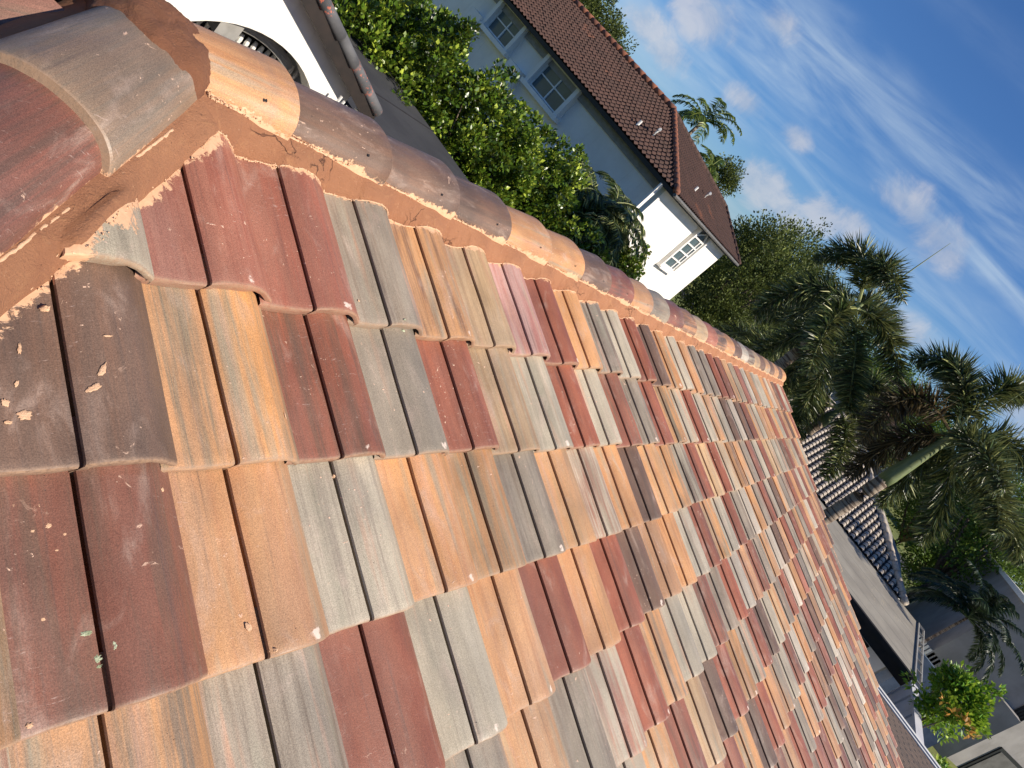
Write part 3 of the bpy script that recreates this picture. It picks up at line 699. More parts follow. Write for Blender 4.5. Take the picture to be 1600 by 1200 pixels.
for i, (px, py, ra, rb, an, hg) in enumerate([(68, 483, .008, .006, 10, .006), (43, 452, .006, .005, 0, .006), (160, 578, .016, .005, 60, .0012), (146, 606, .014, .006, 30, .0012), (168, 525, .009, .002, 5, .001), (38, 650, .010, .009, 0, .0012), (12, 660, .006, .004, 0, .0012),
        (25, 600, .007, .003, 70, .001), (8, 630, .006, .008, 0, .0012), (30, 545, .003, .012, -10, .001), (75, 822, .006, .005, 20, .0012), (50, 830, .004, .003, 0, .001), (20, 790, .003, .003, 0, .001), (66, 968, .004, .004, 0, .0012), (45, 1134, .005, .004, 0, .0014),
        (388, 980, .006, .009, 0, .0008), (434, 1015, .006, .004, 0, .0012), (445, 650, .004, .008, 0, .001), (253, 765, .005, .005, 0, .002),
        (560, 470, .004, .004, 0, .001), (724, 905, .004, .006, 0, .001), (520, 745, .007, .004, 30, .0006), (940, 398, .003, .003, 0, .001), (100, 835, .003, .003, 0, .001), (88, 860, .003, .002, 0, .001), (60, 790, .002, .004, 0, .001)]):
    patch('mortar_drip', px, py, ra, rb, an, M_CREAM, i, hg)
for i, (px, py, ra, rb) in enumerate([(134, 990, .010, .005), (170, 1010, .005, .010), (151, 1030, .005, .008), (153, 1042, .004, .003), (630, 517, .008, .004), (600, 513, .004, .003)]): patch('lichen_patch', px, py, ra, rb, 0, M_LICHEN, 60 + i, .0016)
# body of the house
zE = F0.P(0, BMIN, 0).z - .10
ex = lambda b: FE0.x + fe_d.x / fe_d.y * ((b * math.cos(TH) + HC * math.sin(TH)) - FE0.y)
yE = F0.P(0, BMIN, 0).y
mb = MB()
yB = yB0; xH = XP - (YP - yE)
xF = ex(BMIN)
low_ = [(xH + .4, yE + .4), (9.6, yE + .4), (9.6, yB - .35), (xH + .4, yB - .35)]
mb.prism([Vector((x, y, 0)) for x, y in low_], (0, 0, zE - .05)); mb.build('wall', M_WHITE, house)
mb = MB()   # roof deck under the tiles
dk = [(xH, yE), (xF, yE), (9.84, YP), (9.84, yB), (xH, yB)]
top = {0: Vector((xH, yE, zE + .02)), 1: Vector((xF, yE, zE + .02)), 2: Vector((9.84, YP, ZP - .06)), 3: Vector((9.84, yB, zE + .02)), 4: Vector((xH, yB, zE + .02)), 5: Vector((XP, YP, ZP - .06))}
bot = [Vector((x, y, zE - .12)) for x, y in dk]
vs = [top[i] for i in range(6)] + bot
fs = [(0, 1, 2, 5), (5, 2, 3, 4), (0, 5, 4), (6, 10, 9, 8, 7), (0, 6, 7, 1), (1, 7, 8, 2), (2, 8, 9, 3), (3, 9, 10, 4), (4, 10, 6, 0)]
mesh_obj('roof_deck', vs, fs, M_FASCIA, house)

# ------------------------------------------------------------------ ground
def quad(name, x0, y0, x1, y1, z, mat): 
    o_ = mesh_obj(name, [(x0, y0, z), (x1, y0, z), (x1, y1, z), (x0, y1, z)], [(0, 1, 2, 3)], mat); o_['kind'] = 'structure'; return o_
quad('ground', -900, -900, 900, 900, 0, M_GRASS)
quad('path', -4, 5.9, 40, 8.2, .006, M_CONC)
quad('path', -6, -9, 5.5, -3.2, .006, M_CONC)
quad('driveway', 16, -22, 30, 4.5, .010, M_PAVE)
quad('road', 70, -300, 78, 300, .012, simple('asphalt', (70, 70, 72), (58, 58, 60), 2, .9))

# ------------------------------------------------------------------ wavy tile surfaces for distant roofs
def tile_field(name, o, ux, dv_, nv, wu, wv_, tw, tl, amp, lift, mat, parent, cuts=(), sharp=True, seed=0, pan=.35):
    """o: lower left corner, ux along the eave, dv_ up the slope"""
    o, ux, dv_, nv = Vector(o), Vector(ux).normalized(), Vector(dv_).normalized(), Vector(nv).normalized()
    nu, nvv = int(wu / tw), int(wv_ / tl); vs, fs = [], []; ps = []
    for k in range(nu):
        for j in range(6): ps.append((k + j / 6) * tw)
    ps.append(nu * tw); npp = len(ps); rr = random.Random(seed)
    for r_ in range(nvv):
        for e_ in (0, .97):
            for i_, s in enumerate(ps):
                f_ = (s / tw) % 1; hh = amp * (max(0, math.sin(math.pi * min(1, f_ / (1 - pan)))) ** .7 if f_ < 1 - pan else 0)
                jj = nz(math.floor(s / tw) * 3.7, r_ * 2.3, seed) * amp * .25
                vs.append(o + ux * s + dv_ * ((r_ + e_) * tl) + nv * (hh + lift * (1 - e_) + jj))
    for q in range(2 * nvv - 1):
        for i_ in range(npp - 1): fs.append((q * npp + i_, q * npp + i_ + 1, (q + 1) * npp + i_ + 1, (q + 1) * npp + i_))
    me = bpy.data.meshes.new(name); me.from_pydata([tuple(v) for v in vs], [], fs)
    if isinstance(mat, list):
        for mm in mat: me.materials.append(mm)
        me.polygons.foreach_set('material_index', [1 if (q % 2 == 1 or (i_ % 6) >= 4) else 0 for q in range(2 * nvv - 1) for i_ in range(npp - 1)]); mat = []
    bm = bmesh.new(); bm.from_mesh(me)
    for co, no in cuts: bmesh.ops.bisect_plane(bm, geom=bm.verts[:] + bm.edges[:] + bm.faces[:], plane_co=co, plane_no=no, clear_outer=True)
    bm.to_mesh(me); bm.free()
    for mm in (mat if isinstance(mat, list) else [mat]): me.materials.append(mm)
    ob = bpy.data.objects.new(name, me); ob.parent = parent; ob.matrix_parent_inverse = parent.matrix_basis.inverted(); C.objects.link(ob); return ob
def capline(name, p0, p1, r_, mat, parent, step=.4):
    p0, p1 = Vector(p0), Vector(p1); n_ = max(2, int((p1 - p0).length / step)); mb = MB()
    for i in range(n_):
        a = p0.lerp(p1, i / n_); b = p0.lerp(p1, (i + 1.12) / n_); mb.tube([a, b], [r_ * 1.12, r_ * .92], 8)
    return mb.build(name, mat, parent, True)

# ------------------------------------------------------------------ brown-roofed house
bh = thing('brown_roofed_house', 'two-storey house with brown barrel-tile hip roof, grey shaded side and bright white sunlit side', 'house', (22.5, 10.5, 0))
hx, hy = 22.0, 10.0; hx1 = 31.2; hz = CZ - .26; ov = .55
k_ = 4.75; rise = 1.85; sl = rise / k_
mb = MB(); mb.box((hx, hy, 0), (hx1, hy + 24, hz)); wl = mb.build('wall', M_WHITE, bh)
ex0, ey0, ex1, ey1 = hx - ov, hy - ov, hx1 + ov, hy + 24.5
mb = MB(); mb.box((ex0 + .02, ey0 + .02, hz - .0), (ex1 - .02, ey1, hz + .05)); mb.build('soffit', M_SOFFIT, bh)
mb = MB(); fz0, fz1 = hz - .03, hz + .12
mb.box((ex0, ey0, fz0), (ex0 + .06, ey1, fz1)); mb.box((ex0 + .06, ey0, fz0), (ex1, ey0 + .06, fz1)); mb.box((ex1 - .06, ey0 + .06, fz0), (ex1, ey1, fz1)); mb.build('fascia', M_FASCIA, bh)
mb = MB(); mb.tube([(ex0 - .05, ey0 - .05, fz1 - .05), (ex1 + .02, ey0 - .05, fz1 - .05)], .06, 8); mb.build('gutter', simple('grey gutter', (104, 102, 98), (84, 82, 80), 5, .6), bh)
zr = hz + .14
diag = Vector((1, 1, 0)).normalized()
apex = Vector((ex0 + k_, ey0 + k_, zr + rise))
endx = 33.6; endp = Vector((33.3, ey0 + 3.0, zr + 3.0 * sl)); eav1 = Vector((ex1 + .05, ey0, zr))
ca = math.atan(sl)
tile_field('roof', (ex0 - .05, ey0 + 24.4, zr - .02), (0, -1, 0), (math.cos(ca), 0, math.sin(ca)), (-math.sin(ca), 0, math.cos(ca)), 24.6, k_ / math.cos(ca) + .05, .22, .29, .062, .042, M_BROWN, bh,
           [((ex0, ey0, 0), (1, -1, 0))], seed=2)
# sunny slope: cut by the hip on the left and by the receding right end
rn = (endp - eav1); rn_xy = Vector((rn.y, -rn.x, 0))
rt = (endp - apex); 
tile_field('roof', (ex0 - .05, ey0 - .02, zr - .02), (1, 0, 0), (0, math.cos(ca), math.sin(ca)), (0, -math.sin(ca), math.cos(ca)), 12.4, k_ / math.cos(ca) + .05, .22, .29, .05, .034, M_BROWN, bh,
           [((ex0, ey0, 0), (-1, 1, 0)), (eav1, rn_xy), (apex, Vector((-rt.y, rt.x, 0)))], seed=3)
# back faces so the roof is closed
back = Vector((apex.x + k_, apex.y + 4, zr))
vs = [apex, endp, eav1, Vector((eav1.x, ey1, zr)), Vector((apex.x, ey1, zr + rise)), Vector((ex0, ey1, zr)), Vector((ex0, ey0, zr))]
vs = [v - Vector((0, 0, .03)) for v in vs]
mesh_obj('roof', vs, [(0, 4, 3, 1), (1, 3, 2), (0, 5, 4), (0, 6, 5), (0, 1, 2, 6), (4, 5, 3), (2, 3, 5, 6)], M_BROWN, bh)
capline('hip_cap', Vector((ex0, ey0, zr + .04)), apex + Vector((0, 0, .04)), .11, M_ORNG, bh)
capline('ridge_cap', apex + Vector((0, 0, .05)), Vector((apex.x, ey1, zr + rise + .05)), .12, M_ORNG, bh)
capline('ridge_cap', apex + Vector((0, 0, .03)), endp + Vector((0, 0, .04)), .10, M_BROWN, bh)
capline('hip_cap', endp + Vector((0, 0, .04)), eav1 + Vector((0, 0, .04)), .10, M_BROWN, bh)
def vent(px, py, plane_pt, nrm_, h_, bent):
    w = Vector(ray(px, py)); c0 = Vector((0, 0, CZ)); t_ = (Vector(plane_pt) - c0).dot(nrm_) / w.dot(nrm_); p = c0 + w * t_
    mb = MB(); 
    pts = [p - Vector((0, 0, .1)), p + Vector((0, 0, h_))]
    if bent: pts += [p + Vector((-.08, -.06, h_ + .06)), p + Vector((-.22, -.14, h_ + .04))]
    mb.tube(pts, .055, 8); mb.build('vent_pipe', M_TRIM, bh)
nL = Vector((-math.sin(ca), 0, math.cos(ca))); nS = Vector((0, -math.sin(ca), math.cos(ca)))
vent(994, 197, (ex0, 12, zr), nL, .25, False); vent(1019, 213, (ex0, 12, zr), nL, .28, True); vent(1084, 298, (25, ey0, zr), nS, .2, False); vent(1100, 309, (25, ey0, zr), nS, .22, True)
# windows in the shaded side: deep white surrounds
def side_window(ml, mr, mb_, mt, parent):
    y1, y0 = onx(*ml, hx).y, onx(*mr, hx).y; zb, zt = onx(*mb_, hx).z, onx(*mt, hx).z
    fr = MB(); d_ = .30; tk = .16
    fr.box((hx - d_, y0 - tk, zb - tk), (hx + .0, y0, zt + tk)); fr.box((hx - d_, y1, zb - tk), (hx, y1 + tk, zt + tk)); fr.box((hx - d_ * .7, y0, zt), (hx, y1, zt + tk)); fr.box((hx - d_ * 1.15, y0 - tk * 1.6, zb - tk - .003), (hx, y1 + tk * 1.6, zb))
    w_ = fr.build('window', M_WHITE, parent)
    gl = MB(); gl.box((hx - .03, y0, zb), (hx - .012, y1, zt)); gl.build('pane', M_GLASS, w_)
    mu = MB()
    for f_ in (.0, .5, 1.0):
        y = y0 + (y1 - y0) * f_; mu.box((hx - .075, y - .028, zb), (hx - .031, y + .028, zt))
    for f_ in (.03, .50, .97):
        z = zb + (zt - zb) * f_; mu.box((hx - .070, y0, z - .024), (hx - .033, y1, z + .024))
    mu.build('frame', M_TRIM, w_)
    return y0, y1, zb, zt
a_ = side_window((776, 28), (810, 63), (778, 64), (808, 27), bh); b_ = side_window((845, 116), (890, 161), (849, 157), (886, 120), bh)
mb = MB()
for yy in (16.9 - .15, 14.0, 20.2):
    pass
for (px, py) in ((803, 108), (744, 25)):
    p = onx(px, py, hx - .3); mb.box((hx - .42, p.y - .35, 0), (hx, p.y + .35, p.z + .15))
mb.build('buttress', M_WHITE, bh)
mb = MB(); mb.box((hx - .10, hy + .25, hz - .30), (hx, hy + 23, hz - .02)); mb.build('cornice', M_SOFFIT, bh)
# sunny side window, tall and narrow, four panes and a pointed light
q0, q1, q2, q3 = ony(1036, 409, hy), ony(1050, 421, hy), ony(1094, 352, hy), ony(1111, 366, hy)
wx0, wx1 = (q0.x + q2.x) / 2, (q1.x + q3.x) / 2; wz0, wz1 = (q0.z + q1.z) / 2, (q2.z + q3.z) / 2
fr = MB(); dd = .16
fr.box((wx0 - .14, hy - dd, wz0 - .12), (wx0, hy, wz1 + .12)); fr.box((wx1, hy - dd, wz0 - .12), (wx1 + .14, hy, wz1 + .12)); fr.box((wx0, hy - dd, wz0 - .12), (wx1, hy, wz0)); fr.box((wx0, hy - dd, wz1), (wx1, hy, wz1 + .12)); fr.box((wx0 - .2, hy - dd - .08, wz0 - .2), (wx1 + .2, hy, wz0 - .123))
w_ = fr.build('window', M_WHITE, bh)
gl = MB(); gl.box((wx0, hy - .03, wz0), (wx1, hy - .01, wz1)); gl.build('pane', M_GLASS, w_)
mu = MB(); ht = wz1 - wz0
for f_ in (0, .2, .4, .6, .78): mu.box((wx0, hy - .085, wz0 + ht * f_ - .03), (wx1, hy - .031, wz0 + ht * f_ + .03))
for x in (wx0 + .06, (wx0 + wx1) / 2 + .35, wx1 - .06): mu.box((x - .05, hy - .09, wz0), (x + .05, hy - .033, wz0 + ht * .8))
mu.tube([(wx0 + .06, hy - .06, wz0 + ht * .78), ((wx0 + wx1) / 2 + .3, hy - .06, wz1 - .04)], .04, 6); mu.tube([(wx1 - .06, hy - .06, wz0 + ht * .78), ((wx0 + wx1) / 2 + .3, hy - .06, wz1 - .04)], .04, 6)
mu.build('frame', M_TRIM, w_)
# small window at the lower left and the corner shutters near the palm
p0 = ony(993, 425, hy); mb = MB(); mb.box((p0.x - .4, hy - .08, p0.z - .5), (p0.x + .4, hy, p0.z + .12)); wd = mb.build('window', M_TRIM, bh)
mb = MB(); mb.box((p0.x - .32, hy - .095, p0.z - .42), (p0.x + .32, hy - .083, p0.z + .04)); mb.build('pane', M_GLASS, wd)
for (px, dz) in ((1036, 0),):
    p = ony(px, 322, hy); mb = MB(); mb.box((p.x - .9, hy - .06, p.z - 3), (p.x - .72, hy, hz)); mb.box((p.x - 1.5, hy - .06, p.z - 3), (p.x - 1.3, hy, hz)); mb.build('pilaster', M_WHITE, bh)

# ------------------------------------------------------------------ white gabled house at the upper left
gy = 7.5
gh = thing('white_gabled_house', 'bright white gable wall with an arched balustraded window and a grey barrel-tile rake edge', 'house', (5.5, 8.5, 0))
sg = .44; xg = 7.2
def rz(x): return CZ - 2.32 + (7.5 - x) * sg
# wall with arched opening
ac, azc, ar = 5.75, CZ - 3.77, 1.44
outer = [(xg, 0.0), (xg, rz(xg) - .14)]
top_x = 1.5
outer += [(top_x, rz(top_x) - .14), (-4.4, rz(7.4) - .14), (-4.4, 0)]
arc = [(ac + ar * math.cos(t_), azc + ar * math.sin(t_)) for t_ in [math.pi * i / 28 for i in range(29)]]
arcb = [(ac + ar, azc - 1.4)] + arc + [(ac - ar, azc - 1.4)]
poly = [(xg, 0), (xg, rz(xg) - .15), (top_x, rz(top_x) - .15), (-4.4, rz(7.4) - .15), (-4.4, 0), (ac - ar, 0), (ac - ar, azc - 1.4)] + arc[::-1] + [(ac + ar, azc - 1.4), (ac + ar, 0)]
from mathutils.geometry import tessellate_polygon
tess = tessellate_polygon([[Vector((x, z, 0)) for x, z in poly]])
vs = [(x, gy, z) for x, z in poly] + [(x, gy + .35, z) for x, z in poly]; n_ = len(poly)
fs = [tuple(t_) for t_ in tess] + [tuple(i + n_ for i in t_) for t_ in tess] + [(i, (i + 1) % n_, n_ + (i + 1) % n_, n_ + i) for i in range(n_)]
wall = mesh_obj('wall', vs, fs, M_WHITE, gh)
mb = MB(); mb.box((-4.4, gy + .35, 0), (-4.1, gy + 9, rz(7.4) - .3)); mb.box((xg - .3, gy + .35, 0), (xg, gy + 9, rz(xg) - .3)); mb.build('wall', M_WHITE, gh)
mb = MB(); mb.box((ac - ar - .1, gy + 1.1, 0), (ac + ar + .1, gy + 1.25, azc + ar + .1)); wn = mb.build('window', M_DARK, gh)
mb = MB()
for i in range(15):       # balusters under the arch
    x = ac - .5 + i * .105; 
    pts = [(x, gy + .5, azc + ar - .62), (x, gy + .5, azc + ar - .56), (x, gy + .5, azc + ar - .48), (x, gy + .5, azc + ar - .38), (x, gy + .5, azc + ar - .30)]
    mb.tube(pts, [.022, .036, .020, .034, .022], 8)
    mb.tube([(x, gy + .5, azc + ar - 1.3), (x, gy + .5, azc + ar - 1.0), (x, gy + .5, azc + ar - .72)], [.03, .045, .026], 8)
mb.box((ac - .8, gy + .45, azc + ar - .70), (ac + ar, gy + .58, azc + ar - .62)); mb.build('baluster', M_TRIM, wn)
mb = MB(); arc2 = [Vector((ac + (ar - .12) * math.cos(t_), gy + .30, azc + (ar - .12) * math.sin(t_))) for t_ in [R(62) + R(50) * i / 10 for i in range(11)]]; mb.tube(arc2, .075, 6)
mb.box((ac - .55, gy + .12, azc + ar - .34), (ac - .28, gy + .42, azc + ar - .03)); mb.build('arch_trim', M_SOFFIT, wn)
# rake: soffit board, dark fascia and the barrel tiles on top
y0r = gy - .20
mb = MB(); mb.prism([(7.52, y0r + .02, rz(7.52) - .147), (7.52, y0r + .02, rz(7.52) - .10), (top_x, y0r + .02, rz(top_x) - .10), (top_x, y0r + .02, rz(top_x) - .147)], (0, 9.6, 0)); mb.build('soffit', M_SOFFIT, gh)
mb = MB(); mb.prism([(7.54, y0r, rz(7.54) - .24), (7.54, y0r, rz(7.54) - .06), (top_x, y0r, rz(top_x) - .06), (top_x, y0r, rz(top_x) - .24)], (0, -.05, 0)); mb.build('fascia', M_FASCIA, gh)
mb = MB(); n_ = 15
for i in range(n_):
    xa = 7.52 - i * .42; xb = xa - .47; mb.tube([(xa, y0r - .02, rz(xa) + .0), (xb, y0r - .02, rz(xb) + .02)], [.088, .072], 12)
mb.build('rake_tile', M_RAKE, gh, True)
tile_field('roof', (7.52, y0r + .1, rz(7.52) - .08), (0, 1, 0), (-1, 0, sg), (sg, 0, 1), 9.4, 6.6, .28, .36, .07, .04, M_RAKE, gh)
tile_field('roof', (-4.7, y0r + 9.5, rz(7.6) - .08), (0, -1, 0), (1, 0, sg), (-sg, 0, 1), 9.4, 6.5, .28, .36, .07, .04, M_RAKE, gh)
mb = MB()
for i in range(5): x = 6.9 + i * .085; mb.tube([(x, gy - .2, rz(x) - .36), (x, gy - .2, rz(x) - .52)], .018, 6)
mb.box((7.3, gy - .18, rz(7.3) - .4), (7.38, gy - .1, rz(7.3) - .25)); mb.build('bracket', M_TRIM, gh)

sd = thing('flat_roofed_shed', 'dark flat-roofed shed between the white gable house and the ficus screen', 'shed', (9.2, 10, 0))
M_DFELT = simple('dark roofing felt', (62, 62, 64), (50, 50, 53), 1.2, .9, .3, 30)
mb = MB(); mb.box((7.95, 6.0, CZ - 2.86), (11.2, 15.5, CZ - 2.75)); mb.build('roof', M_DFELT, sd)
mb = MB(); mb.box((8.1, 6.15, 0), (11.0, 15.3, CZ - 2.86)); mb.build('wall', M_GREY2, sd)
for y in (7.6, 9.4, 11.2, 13.0): mb = MB(); mb.box((7.95, y, CZ - 2.748), (11.2, y + .05, CZ - 2.742)); mb.build('roof_seam', M_GAP, sd)
# ------------------------------------------------------------------ flat felt roof building with barrel-tile hip roof
fb = thing('grey_roofed_building', 'low white building with grey felt porch roof under a pale grey barrel-tile hip roof', 'building', (28, 2, 0))
fx0, fx1, fy0, fy1 = 22.5, 28.0, -5.5, 4.8; zf0, zf1 = CZ - 3.62, CZ - 3.28
mb = MB(); mb.prism([(fx0, fy0, zf0), (fx1, fy0, zf1), (fx1, fy0, zf1 - .1), (fx0, fy0, zf0 - .1)], (0, fy1 - fy0, 0)); mb.build('felt_roof', M_FELT, fb)
mb = MB(); mb.box((fx0 - .06, fy0 - .06, zf0 - .42), (fx0 - .003, fy1, zf0 + .03)); mb.box((fx0 - .16, fy0 - .1, zf0 - .12), (fx0 - .06, fy1, zf0 + .02)); mb.build('fascia', M_FASCIA, fb)
mb = MB(); mb.prism([(fx0, fy0 - .003, zf0 + .05), (fx1, fy0 - .003, zf1 + .05), (fx1, fy0 - .003, zf1 - .03), (fx0, fy0 - .003, zf0 - .03)], (0, -.05, 0)); mb.prism([(fx0, fy0 - .28, zf0 + .02), (fx1, fy0 - .28, zf1 + .02), (fx1, fy0 - .28, zf1 - .04), (fx0, fy0 - .28, zf0 - .04)], (0, -.04, 0))
for i in range(7):
    f_ = i / 6; x = fx0 + (fx1 - fx0) * f_; z = zf0 + (zf1 - zf0) * f_; mb.box((x - .03, fy0 - .28, z - .03), (x + .03, fy0 - .05, z + .03))
mb.build('edge_lattice', M_SOFFIT, fb)
mb = MB(); mb.box((fx0 + 1.3, fy0 + .15, 0), (fx1 + 5, fy1, zf0 - .1)); mb.build('wall', M_WHITE, fb)
for y in (-5.3, -2.6, .1, 2.8): mb = MB(); mb.box((fx0 + .1, y, 0), (fx0 + .35, y + .25, zf0 - .1)); mb.build('porch_post', M_TRIM, fb)
for (y0, y1, z0, z1, nm) in ((-4.6, -3.6, .05, 2.1, 'door'), (-3.2, -1.6, .9, 2.1, 'window'), (-1.0, .2, .9, 2.1, 'window')):
    mb = MB(); mb.box((fx0 + 1.24, y0, z0), (fx0 + 1.297, y1, z1)); d0 = mb.build(nm, M_DARK if nm == 'door' else M_TRIM, fb)
    if nm == 'window': mb = MB(); mb.box((fx0 + 1.22, y0 + .08, z0 + .08), (fx0 + 1.237, y1 - .08, z1 - .08)); mb.build('pane', M_GLASS, d0)
# white side wall running towards the viewer from the porch end
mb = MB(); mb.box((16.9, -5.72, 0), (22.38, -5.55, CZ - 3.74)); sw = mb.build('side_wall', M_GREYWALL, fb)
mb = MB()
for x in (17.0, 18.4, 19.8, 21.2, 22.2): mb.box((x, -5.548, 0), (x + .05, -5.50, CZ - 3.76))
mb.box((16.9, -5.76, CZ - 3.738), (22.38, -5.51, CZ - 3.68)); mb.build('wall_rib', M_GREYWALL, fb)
mb = MB(); mb.box((16.95, -6.0, CZ - 3.95), (17.2, -5.77, CZ - 3.70)); mb.tube([(17.05, -5.9, CZ - 3.9), (17.3, -6.9, CZ - 3.6)], .04, 6); mb.build('scupper', M_TRIM, fb)
cb2 = math.atan(.41); zb = zf1 + .02
bcut = [((28, -4.8, 0), (1, -1, 0)), ((33.35, 0, 0), (1, 0, 0))]
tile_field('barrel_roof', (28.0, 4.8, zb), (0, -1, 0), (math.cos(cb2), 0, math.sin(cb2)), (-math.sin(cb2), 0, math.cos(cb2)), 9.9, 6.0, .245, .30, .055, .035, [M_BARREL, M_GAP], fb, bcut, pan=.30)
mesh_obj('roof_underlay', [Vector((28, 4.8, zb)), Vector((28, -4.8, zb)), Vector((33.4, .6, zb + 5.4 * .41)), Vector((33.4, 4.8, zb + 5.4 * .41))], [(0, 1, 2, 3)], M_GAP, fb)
hipA, hipB = Vector((28, -4.8, zb + .05)), Vector((33.4, .6, zb + 5.4 * .41 + .05))
capline('hip_cap', hipA, hipB, .13, M_BARREL, fb); capline('ridge_cap', hipB, Vector((33.4, 4.8, hipB.z)), .14, M_BARREL, fb)
vs = [Vector((28, -4.8, zb)), Vector((38.8, -4.8, zb)), Vector((33.4, .6, hipB.z - .05)), Vector((33.4, 4.8, hipB.z - .05)), Vector((38.8, 4.8, zb))]
mesh_obj('barrel_roof', vs, [(0, 1, 2), (2, 1, 4, 3)], M_PAVE, fb)
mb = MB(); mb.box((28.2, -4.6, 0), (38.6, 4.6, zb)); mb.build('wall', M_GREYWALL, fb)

# ------------------------------------------------------------------ low shingled roof with white gutter
lb = thing('shingled_outbuilding', 'low outbuilding with brown shingle roof and a long white gutter below the roof edge', 'building', (12, -7, 0))
gx = 15.7; gz = CZ - 3.20
mb = MB(); mb.prism([(9.95, -16, gz + .08 * 5.75), (gx, -16, gz), (gx, -16, gz - .12), (9.95, -16, gz + .34)], (0, 13.2, 0)); mb.build('shingle_roof', M_SHINGLE, lb)
mb = MB(); mb.box((10.0, -15.8, 0), (gx - .35, -3.0, gz - .14)); mb.build('wall', M_WHITE, lb)
mb = MB(); mb.box((gx + .003, -16.05, gz - .12), (gx + .13, -2.75, gz + .035)); mb.build('gutter', M_TRIM, lb)
mb = MB(); mb.box((gx - .30, -16, gz + .004 + .024), (gx - .22, -2.8, gz + .05)); mb.build('edge_flashing', M_TRIM, lb)

# ------------------------------------------------------------------ grey building at the right
rb = thing('grey_flat_block', 'tall plain grey block with dark slit windows and a dark shutter at the right edge', 'building', (30, -12, 0))
rx = 34.0; ry0 = -rx * math.tan(R(18.15)); ry1 = -rx * math.tan(R(12.95))
blk = [(rx, ry1), (rx, ry0), (rx + 5.4, ry0 - 6.6), (rx + 13, ry0 - 6.6), (rx + 13, ry1)]
mb = MB(); mb.prism([Vector((x, y, 0)) for x, y in blk[::-1]], (0, 0, CZ - .35)); mb.build('wall', M_GREY2, rb)
mb = MB(); mb.prism([Vector((x + (-.1 if x == rx else .1), y + (.1 if y == ry1 else -.1), CZ - .35)) for x, y in blk[::-1]], (0, 0, .2)); mb.build('parapet', M_TRIM, rb)
def slit(p, q):
    a = onx(*p, rx); b = onx(*q, rx); y0, y1 = sorted((a.y, b.y)); y0, y1 = (y0 + y1) / 2 - .22, (y0 + y1) / 2 + .22; z0, z1 = sorted((a.z, b.z))
    mb = MB(); mb.box((rx - .05, y0, z0), (rx - .003, y1, z1)); f_ = mb.build('slit_window', M_IRON, rb)
    mb = MB()
    for i in range(4): y = y0 + .06 + i * (y1 - y0 - .12) / 3; mb.box((rx - .09, y - .012, z0), (rx - .053, y + .012, z1))
    mb.build('bar', M_DARK, f_)
slit((1472, 1146), (1515, 1122)); slit((1578, 1124), (1610, 1108))
mb = MB(); mb.box((rx - .7, ry0 + .02, 0), (rx - .003, ry0 + 1.1, CZ - 3.2)); mb.build('buttress', M_GREY2, rb)
cdir = Vector((3.6, -4.4, 0)).normalized(); cn = Vector((-4.4, -3.6, 0)).normalized(); c0_ = Vector((rx, ry0, 0))
mb = MB(); mb.prism([c0_ + cdir * 1.2 + cn * .003, c0_ + cdir * 6.0 + cn * .003, c0_ + cdir * 6.0 + cn * .06, c0_ + cdir * 1.2 + cn * .06], (0, 0, CZ - 4.5)); mb.build('shutter', M_IRON, rb)
mb = MB(); mb.prism([c0_ + cdir * 1.35 + cn * .063, c0_ + cdir * 5.9 + cn * .063, c0_ + cdir * 5.9 + cn * .09, c0_ + cdir * 1.35 + cn * .09], (0, 0, CZ - 4.65)); mb.build('shutter_panel', simple('dark shutter', (96, 94, 90), (78, 76, 72), 3, .7), rb)
# blue-grey garden wall and white fence behind the flat roof
gw = MB(); gw.box((29, -9.2, 0), (29.2, -6.0, CZ - 3.9)); tag(gw.build('garden_wall', simple('blue grey paint', (92, 108, 128), (76, 92, 112), 3, .8)), 'blue-grey garden wall in shade between the felt roof end and the grey block', 'wall')
fn = thing('picket_fence', 'short run of pale picket fence catching the sun past the felt roof end', 'fence', (34, -7.5, 0))
for i in range(9):
    mb = MB(); y = -8.3 + i * .16; mb.box((34, y, .1), (34.04, y + .1, 2.2)); mb.build('picket', M_TRIM, fn)
mb = MB(); mb.box((34.05, -8.4, .5), (34.1, -6.9, .62)); mb.box((34.05, -8.4, 1.7), (34.1, -6.9, 1.82)); mb.build('rail', M_TRIM, fn)
# pale house glimpsed behind the palms
ph = thing('pale_far_house', 'pale house with dark windows glimpsed between the palm fronds behind the barrel-tile roof', 'house', (50, 4, 0))
mb = MB(); mb.box((48, -2.4, 0), (58, 6, CZ - .6)); mb.build('wall', M_GREYWALL, ph)
mb = MB()
mb.add([(47.4, -3.0, CZ - .6), (58.6, -3.0, CZ - .6), (58.6, 6.6, CZ - .6), (47.4, 6.6, CZ - .6), (53, .6, CZ + .8), (53, 3.0, CZ + .8)], [(0, 1, 4), (1, 2, 5, 4), (2, 3, 5), (3, 0, 4, 5), (0, 3, 2, 1)]); mb.build('roof', M_BROWN, ph)
for y in (-1.6, 1.0, 3.6):
    mb = MB(); mb.box((47.9, y, CZ - 3.4), (47.997, y + 1.5, CZ - 1.6)); w_ = mb.build('window', M_TRIM, ph); mb = MB(); mb.box((47.86, y + .1, CZ - 3.3), (47.897, y + 1.4, CZ - 1.7)); mb.build('pane', M_GLASS, w_)

